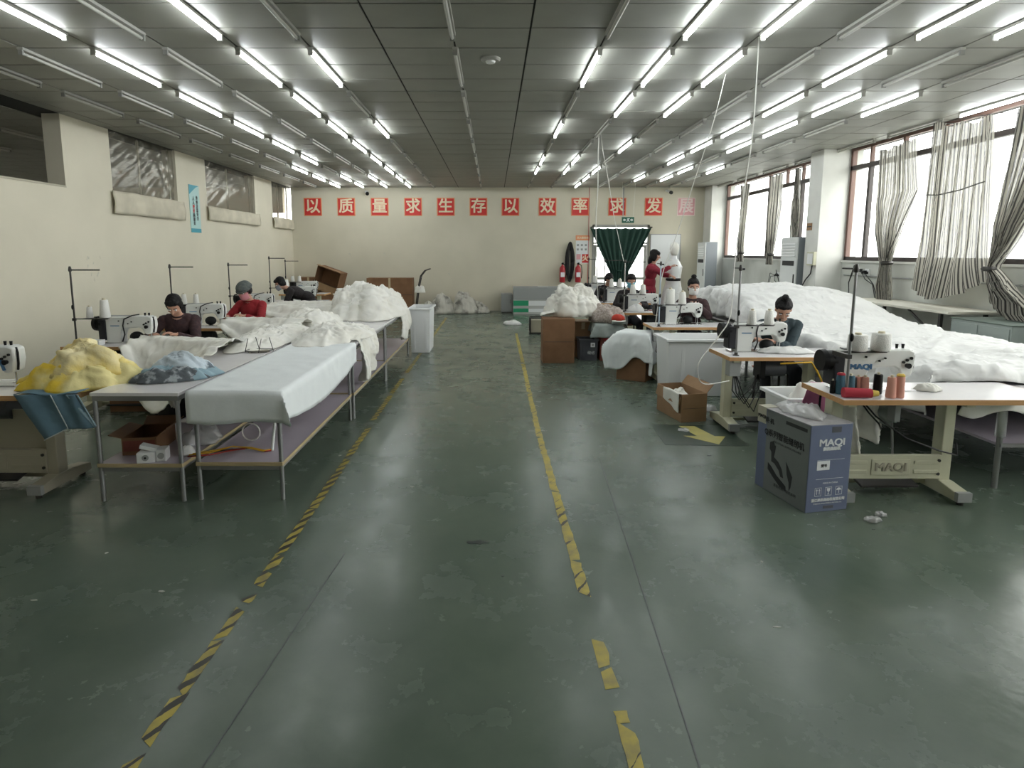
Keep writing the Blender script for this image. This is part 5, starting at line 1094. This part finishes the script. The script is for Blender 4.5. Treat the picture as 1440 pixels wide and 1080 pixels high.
mWRAPD = M('dirty_wrap', (.52, .50, .44), .6, col2=(.16, .15, .13), scale=3.5, bump=.3, lo=.5, hi=.66)
for i, (x, y, rx, ry, hh) in enumerate(((-1.5, 17.3, .40, .38, .50), (-.88, 17.35, .38, .38, .58), (-1.86, 17.0, .20, .2, .28), (-.42, 17.45, .26, .28, .25))): tag(heap('wrapped_bundle', (x, y, 0), rx, ry, hh, mWRAPD, amp=.07, s=4, seed=140+i, nt=80, nr=26), ['largest lower bundle of wrapped fabric by the back wall', 'highest bundle of wrapped fabric by the back wall', 'low dark bundle of wrapped fabric next to the hand truck', 'small low bundle at the right end of the wrapped fabric'][i], 'bundle', 'wrapped bundles by the back wall')
for i, (z, hh) in enumerate(((0, .19), (.19, .23), (.42, .36))):
    t = thing('panel_crate', ['lowest grey board box with a green band by the back wall', 'middle grey board box with a green band by the back wall', 'topmost plain grey board box by the back wall'][i], 'box', (1.29, 17.3, z), 0, 'stacked grey board boxes')
    MB().bx(-.72+.004*i, .72-.004*i, -.35, .35, 0, hh-.002).obj('board', mGREY if i == 2 else M('pale_board_%s' % 'abc'[i], (.45, .45, .43), .6), t, bevel=.006)
    if i < 2: MB().bx(-.719, -.28, -.353, -.35, .06, hh-.02).obj('green_band', mGREENS, t); MB().bx(-.28, .715, -.353, -.35, .06, hh-.03).obj('white_band', mPUREW, t)
    else: MB().bx(.0, .30, -.1, .05, hh-.002, hh+.02).obj('paper', mSCRAP, t)
t = thing('cabinet', 'low grey steel cabinet left of the board boxes at the back wall', 'cabinet', (.40, 17.6, 0)); MB().bx(-.17, .16, -.3, .3, .03, .56).obj('body', mGREY, t, bevel=.01); MB().bx(-.15, .14, -.306, -.3, .06, .53).obj('door', mGREY, t, bevel=.004); MB().bx(.09, .10, -.32, -.306, .3, .4).obj('handle', mCHROME, t); MB().bx(-.15, .14, -.28, .28, 0, .03).obj('plinth', mDSTEEL, t)
# ================================================================ PEOPLE
import numpy as np
TS = bpy.data.scenes.new('scratch'); 
def baked(o):
    COL.objects.unlink(o); TS.collection.objects.link(o); vl = TS.view_layers[0]; vl.update()
    me = bpy.data.meshes.new_from_object(o.evaluated_get(vl.depsgraph)); bpy.data.objects.remove(o); return me
def person(label, loc, yaw, kind='sit', lean=20, head=(0, 0), hands=((.14, -.42, .86), (-.14, -.42, .86)), top=None, hair='short', mask=None, hat=None, scale=1, twist=0):
    t = thing('person', label, 'person', loc, R(yaw)); P = []
    top = top or mBLACKT
    def cap(a, b, ra, rb, z): P.append(('c', V(a), V(b), ra, rb, z))
    def ell(c, r, z, rot=None): P.append(('e', V(c), r, rot or Matrix.Identity(3), z))
    hz = .56 if kind == 'sit' else .92
    ln = R(lean); sp = V((0, -sin(ln), cos(ln))); fw = V((0, -cos(ln), -sin(ln)))
    pel = V((0, 0, hz)); waist = pel+V((0, 0, .10))+sp*.06; chest = waist+sp*.22; neck = waist+sp*.40; rot = Matrix.Rotation(ln, 3, 'X')
    ell(pel, (.17, .125, .12), 'pants'); ell(waist, (.15, .11, .15), 'top', rot); ell(chest, (.175, .115, .18), 'top', rot); ell(chest+sp*.02-fw*-.05, (.14, .07, .09), 'top', rot)
    hp, hyaw = R(head[0]), R(head[1]); la = ln*.6+hp
    hr = Matrix.Rotation(hyaw, 3, 'Z') @ Matrix.Rotation(la, 3, 'X')
    hu, hf = hr @ V((0, 0, 1)), hr @ V((0, -1, 0)); hx = hr @ V((1, 0, 0))
    hc = neck+sp*.05+hu*.115+hf*.015
    cap(neck-sp*.06, hc-hu*.05, .058, .048, 'skin')
    cap(neck-sp*.07+V((-.10, 0, 0)), neck-sp*.07+V((.10, 0, 0)), .06, .06, 'top')
    ell(hc+hu*.025-hf*.012, (.074, .092, .088), 'skin', hr); ell(hc+hf*.022-hu*.035, (.060, .066, .072), 'skin', hr); ell(hc+hf*.045-hu*.082, (.030, .026, .022), 'skin', hr)
    cap(hc+hf*.088+hu*.012, hc+hf*.108-hu*.022, .010, .014, 'skin')
    for s in (-1, 1): ell(hc+hx*s*.074-hu*.008, (.010, .018, .028), 'skin', hr); ell(hc+hf*.07+hx*s*.035-hu*.018, (.02, .018, .018), 'skin', hr)
    ell(hc+hf*.086-hu*.055, (.022, .010, .007), 'lip', hr)
    for s, hd in ((1, hands[0]), (-1, hands[1])):
        sh = neck-sp*.085+V((s*.165, 0, 0)); hd = V(hd); dv = hd-sh; D = min(dv.length, .50); dn = dv.normalized(); hd = sh+dn*D
        a, b = .275, .245; c = (a*a-b*b+D*D)/(2*D); hh = math.sqrt(max(.0004, a*a-c*c))
        pole = V((s*.8, .35, -.7)); pole = (pole-dn*pole.dot(dn)).normalized(); el = sh+dn*c+pole*hh
        cap(sh, el, .060, .046, 'top'); fd = (hd-el).normalized(); cap(el, el+fd*.20, .046, .036, 'top'); cap(el+fd*.19, hd, .030, .024, 'skin')
        sd = fd.cross(V((0, 0, 1))).normalized(); dn2 = sd.cross(fd).normalized()
        if dn2.z > 0: dn2 = -dn2
        pr = Matrix((sd, fd, -dn2)).transposed(); ell(hd+fd*.045, (.038, .048, .016), 'skin', pr)
        for k in range(4):
            o = (k-1.5)*.019; b0 = hd+fd*.08+sd*o; L = (.034, .040, .037, .029)[k]; b1 = b0+(fd*.85+dn2*.5).normalized()*L; b2 = b1+(fd*.4+dn2).normalized()*L*.8; cap(b0-fd*.02, b1, .0095, .009, 'skin'); cap(b1, b2, .009, .0078, 'skin')
        th = hd+fd*.025-sd*s*.032*(-1); th = hd+fd*.02+sd*(-s)*.034; t1 = th+(fd*.7+sd*(-s)*.6+dn2*.3).normalized()*.038; t2 = t1+(fd*.9+dn2*.45).normalized()*.028; cap(th, t1, .012, .0105, 'skin'); cap(t1, t2, .0105, .0085, 'skin')
    for s in (1, -1):
        hip = pel+V((s*.09, 0, -.01))
        if kind == 'sit': kn = V((s*.14, -.40, .52)); an = V((s*.14, -.34, .09))
        else: kn = V((s*.10, -.03, .48)); an = V((s*.11, .02, .09))
        cap(hip, kn, .085, .058, 'pants'); cap(kn, an, .056, .040, 'pants'); cap(an+V((0, .02, -.045)), an+V((s*.02, -.14, -.055)), .042, .034, 'shoe')
    if kind == 'stand': ell(pel+V((0, 0, -.02)), (.175, .13, .18), 'top')
    m = MB()
    for p in P:
        if p[0] == 'c': m.cyl(p[1], p[2], p[3], p[4], 14); m.sph(p[1], p[3], 14); m.sph(p[2], p[4], 14)
        else: m.sph(p[1], p[2], 18, p[3])
    o = m.obj('body', None, None)
    r = o.modifiers.new('r', 'REMESH'); r.mode = 'VOXEL'; r.voxel_size = .0085; r.use_smooth_shade = True
    s = o.modifiers.new('s', 'SMOOTH'); s.factor = .5; s.iterations = 2
    me = baked(o)
    me.materials.clear()
    zones = {'skin': mSKIN, 'top': top, 'pants': mTROU, 'shoe': mSHOE, 'lip': mLIP}; zk = list(zones)
    for k in zk: me.materials.append(zones[k])
    n = len(me.polygons); C = np.empty(n*3); me.polygons.foreach_get('center', C); C = C.reshape(-1, 3); best = np.full(n, 1e9); idx = np.zeros(n, int)
    for p in P:
        if p[0] == 'c':
            a, b = np.array(p[1]), np.array(p[2]); ab = b-a; q = np.clip(((C-a)@ab)/max(ab@ab, 1e-9), 0, 1); dd = np.linalg.norm(C-(a+q[:, None]*ab), axis=1)-(p[3]+(p[4]-p[3])*q)
        else:
            Q = (C-np.array(p[1]))@np.array(p[3]); rr = np.array(p[2]); k = np.linalg.norm(Q/rr, axis=1); dd = (k-1)*np.min(rr)*1.1
        if p[-1] == 'lip': dd = dd-.001
        u = dd < best; best[u] = dd[u]; idx[u] = zk.index(p[-1])
    me.polygons.foreach_set('material_index', idx.astype(np.int32)); me.shade_smooth()
    # cloth folds on the top
    zi = [zk.index('top'), zk.index('pants')]; vn = set()
    for p_, i_ in zip(me.polygons, idx):
        if i_ in zi: vn.update(p_.vertices)
    me.update()
    def puff(mesh, sel, f):
        k = len(mesh.vertices); co = np.empty(k*3); no = np.empty(k*3); mesh.vertices.foreach_get('co', co); mesh.vertices.foreach_get('normal', no)
        co = co.reshape(-1, 3); no = no.reshape(-1, 3)
        for v in sel: co[v] += no[v]*f(V(co[v]))
        mesh.vertices.foreach_set('co', co.ravel()); mesh.update()
    puff(me, vn, lambda q: .006+.007*crease(q, 9, 3))
    me.name = 'body'; b = bpy.data.objects.new('body', me); COL.objects.link(b); b.parent = t
    # face and hair
    for s in (-1, 1):
        e = hc+hf*.076+hx*s*.032+hu*.004; ey = MB().sph(e, (.014, .012, .009), 10, hr).obj('eye', mEYEW, t, smooth=180); MB().sph(e+hf*.0085, (.0058, .005, .0058), 8, hr).obj('iris', mIRIS, ey, smooth=180)
        MB().tube([hc+hf*.084+hx*s*.016+hu*.026, hc+hf*.086+hx*s*.034+hu*.031, hc+hf*.074+hx*s*.052+hu*.026], .0045).obj('eyebrow', mHAIR, t, smooth=180)
    hm = MB(); hm.sph(hc+hu*.043-hf*.028, (.086, .093, .088), 22, hr); hm.sph(hc-hf*.045-hu*.01, (.078, .062, .085), 18, hr)
    if hair == 'short':
        hm.sph(hc+hu*.078+hf*.028, (.076, .056, .036), 16, hr)
        for s in (-1, 1): hm.sph(hc+hx*s*.066-hf*.015-hu*.0, (.026, .045, .058), 12, hr)
    if hair == 'bun':
        hm.sph(hc+hu*.150-hf*.030, (.038, .038, .034), 16, hr); hm.sph(hc+hu*.075+hf*.022, (.070, .050, .032), 14, hr)
    if hair == 'long':
        hm.sph(hc-hf*.06-hu*.09, (.085, .055, .12), 16, hr); hm.sph(hc+hu*.06+hf*.035, (.080, .060, .048), 16, hr)
        for s in (-1, 1): hm.sph(hc+hx*s*.072-hu*.03, (.03, .055, .09), 12, hr)
    ho = hm.obj('hair', None, None); r = ho.modifiers.new('r', 'REMESH'); r.mode = 'VOXEL'; r.voxel_size = .009; r.use_smooth_shade = True
    hme = baked(ho); hme.materials.clear()
    puff(hme, range(len(hme.vertices)), lambda q: .006*noise.noise(V((q.x*60, q.y*60, q.z*14))))
    hme.name = 'hair'; link('hair', hme, mHAIR, t, smooth=180)
    if mask:
        def mf(u, v):
            a = (u-.5)*2.5; p = V((.079*sin(a), -.098*cos(a)-.018*cos(a)*sin(pi*v)**.6, -.10+.10*v)); p.x *= .82+.18*v
            return hc+hr @ p
        mk = sheet('face_mask', mf, 18, 10, mask, t, amp=.002, s=30, solid=.004)
        for s in (-1, 1): MB().tube([hc+hr @ V((s*.073, -.03, -.02)), hc+hr @ V((s*.086, -.0, .012)), hc+hr @ V((s*.082, .02, -.02))], .0022).obj('ear_loop', mask, mk, smooth=180)
    if hat:
        hb = MB(); hb.sph(hc+hu*.058-hf*.012, (.102, .115, .082), 24, hr); q = hb.obj('cap', hat, t, smooth=180)
        MB().tube([hc+hu*.035-hf*.01+hx*.1*cos(a)+hf*.116*sin(a) for a in [2*pi*k/28 for k in range(29)]], .014, 8).obj('cap_band', hat, q, smooth=180)
    MB().tube([neck-sp*.015+V((.062*cos(a), .058*sin(a)-.004, .012*sin(a))) for a in [2*pi*k/20 for k in range(21)]], .013, 8).obj('collar', top, t, smooth=180)
    t.scale = (scale,)*3
    return t
person('dark-haired person bending over the second left sewing table', (-3.75, 7.12, 0), 12, lean=32, head=(24, 0), hands=((.02, -.46, .84), (-.22, -.42, .84)), top=mDARKP, hair='short')
stool('stool under the dark-haired person at the second left table', (-3.75, 7.14, 0))
person('woman in red coat, grey cap and pink mask at the left sewing tables', (-3.52, 8.72, 0), -8, lean=20, head=(22, -14), hands=((.05, -.42, .88), (-.22, -.40, .86)), top=mCOATR, hair='short', mask=mMASKP, hat=mHAT)
stool('stool under the woman in the red coat', (-3.52, 8.74, 0))
person('person in a black coat and grey mask stooping low over a left sewing machine', (-3.30, 10.62, 0), -76, kind='stand', lean=66, head=(-6, 8), hands=((.05, -.62, .84), (-.16, -.60, .84)), top=mBLACKT, hair='short', mask=mMASKG, scale=.93)
person('woman with a hair bun in a dark teal jacket bending over the second right machine', (3.16, 6.56, 0), -14, lean=30, head=(26, -4), hands=((-.12, -.45, .84), (-.28, -.36, .85)), top=mTEALJ, hair='bun')
stool('reddish stool under the woman in the dark teal jacket', (3.16, 6.58, 0))
person('woman with a hair bun and white mask facing forward at the third right machine', (2.93, 8.74, 0), -6, lean=10, head=(6, 0), hands=((.02, -.34, 1.02), (-.10, -.34, 1.02)), top=mDARKP, hair='bun', mask=mMASKW)
stool('stool under the woman in the white mask', (2.93, 8.76, 0))
person('person in a light blue mask at the fourth right machine', (2.48, 10.78, 0), -4, lean=12, head=(14, 0), hands=((.12, -.42, .86), (-.14, -.42, .86)), top=mBLACKT, hair='short', mask=mMASKB)
stool('stool under the person in the light blue mask', (2.48, 10.80, 0))
person('dark-haired person mostly hidden behind the fifth right machine', (2.42, 12.68, 0), 0, lean=22, head=(28, 0), top=mBLACKT, hair='short')
stool('stool under the person behind the fifth right machine', (2.42, 12.70, 0))
person('woman in a maroon top standing and reaching to the white dress form', (3.36, 12.75, 0), 62, kind='stand', lean=6, head=(10, 10), hands=((-.10, -.47, 1.22), (-.18, -.46, 1.42)), top=mMAROON, hair='long', scale=1.04)
# dress form in a white dress
t = thing('dress_form', 'dress form in a white sleeveless dress with a dark waist band', 'dress form', (3.90, 12.85, 0))
MB().lathe([(.20, 0), (.19, .02), (.03, .04), (.022, .06), (.022, .75)], n=18).obj('stand', mSTEEL, t, smooth=40)
MB().lathe([(.10, .75), (.16, .85), (.165, .95), (.13, 1.18), (.15, 1.34), (.165, 1.45), (.13, 1.56), (.06, 1.64), (.05, 1.72), (.045, 1.74)], n=24).obj('torso', mPUREW, t, smooth=180)
MB().lathe([(.05, 1.70), (.085, 1.76), (.10, 1.85), (.085, 1.94), (.03, 1.99)], n=18).obj('head_cover', mCREAM, t, smooth=180)
def dress(u, v):
    a = 2*pi*u; pr = [(0, (.10, 1.62)), (.15, (.185, 1.46)), (.35, (.15, 1.18)), (.5, (.20, .95)), (1, (.36, .36))]
    r, z = lerp(pr, v); r *= 1+(.10*sin(a*9)+.05*sin(a*5+1))*max(0, v-.4)
    return (r*cos(a), r*.8*sin(a), z)
sheet('dress', dress, 80, 40, mWHITE, t, amp=.006, s=8, seed=150, solid=.003)
MB().lathe([(.148, 1.16), (.156, 1.175), (.156, 1.205), (.150, 1.22)], n=28).obj('waist_band', mBLACKC, t, smooth=60)
bpy.data.scenes.remove(TS)
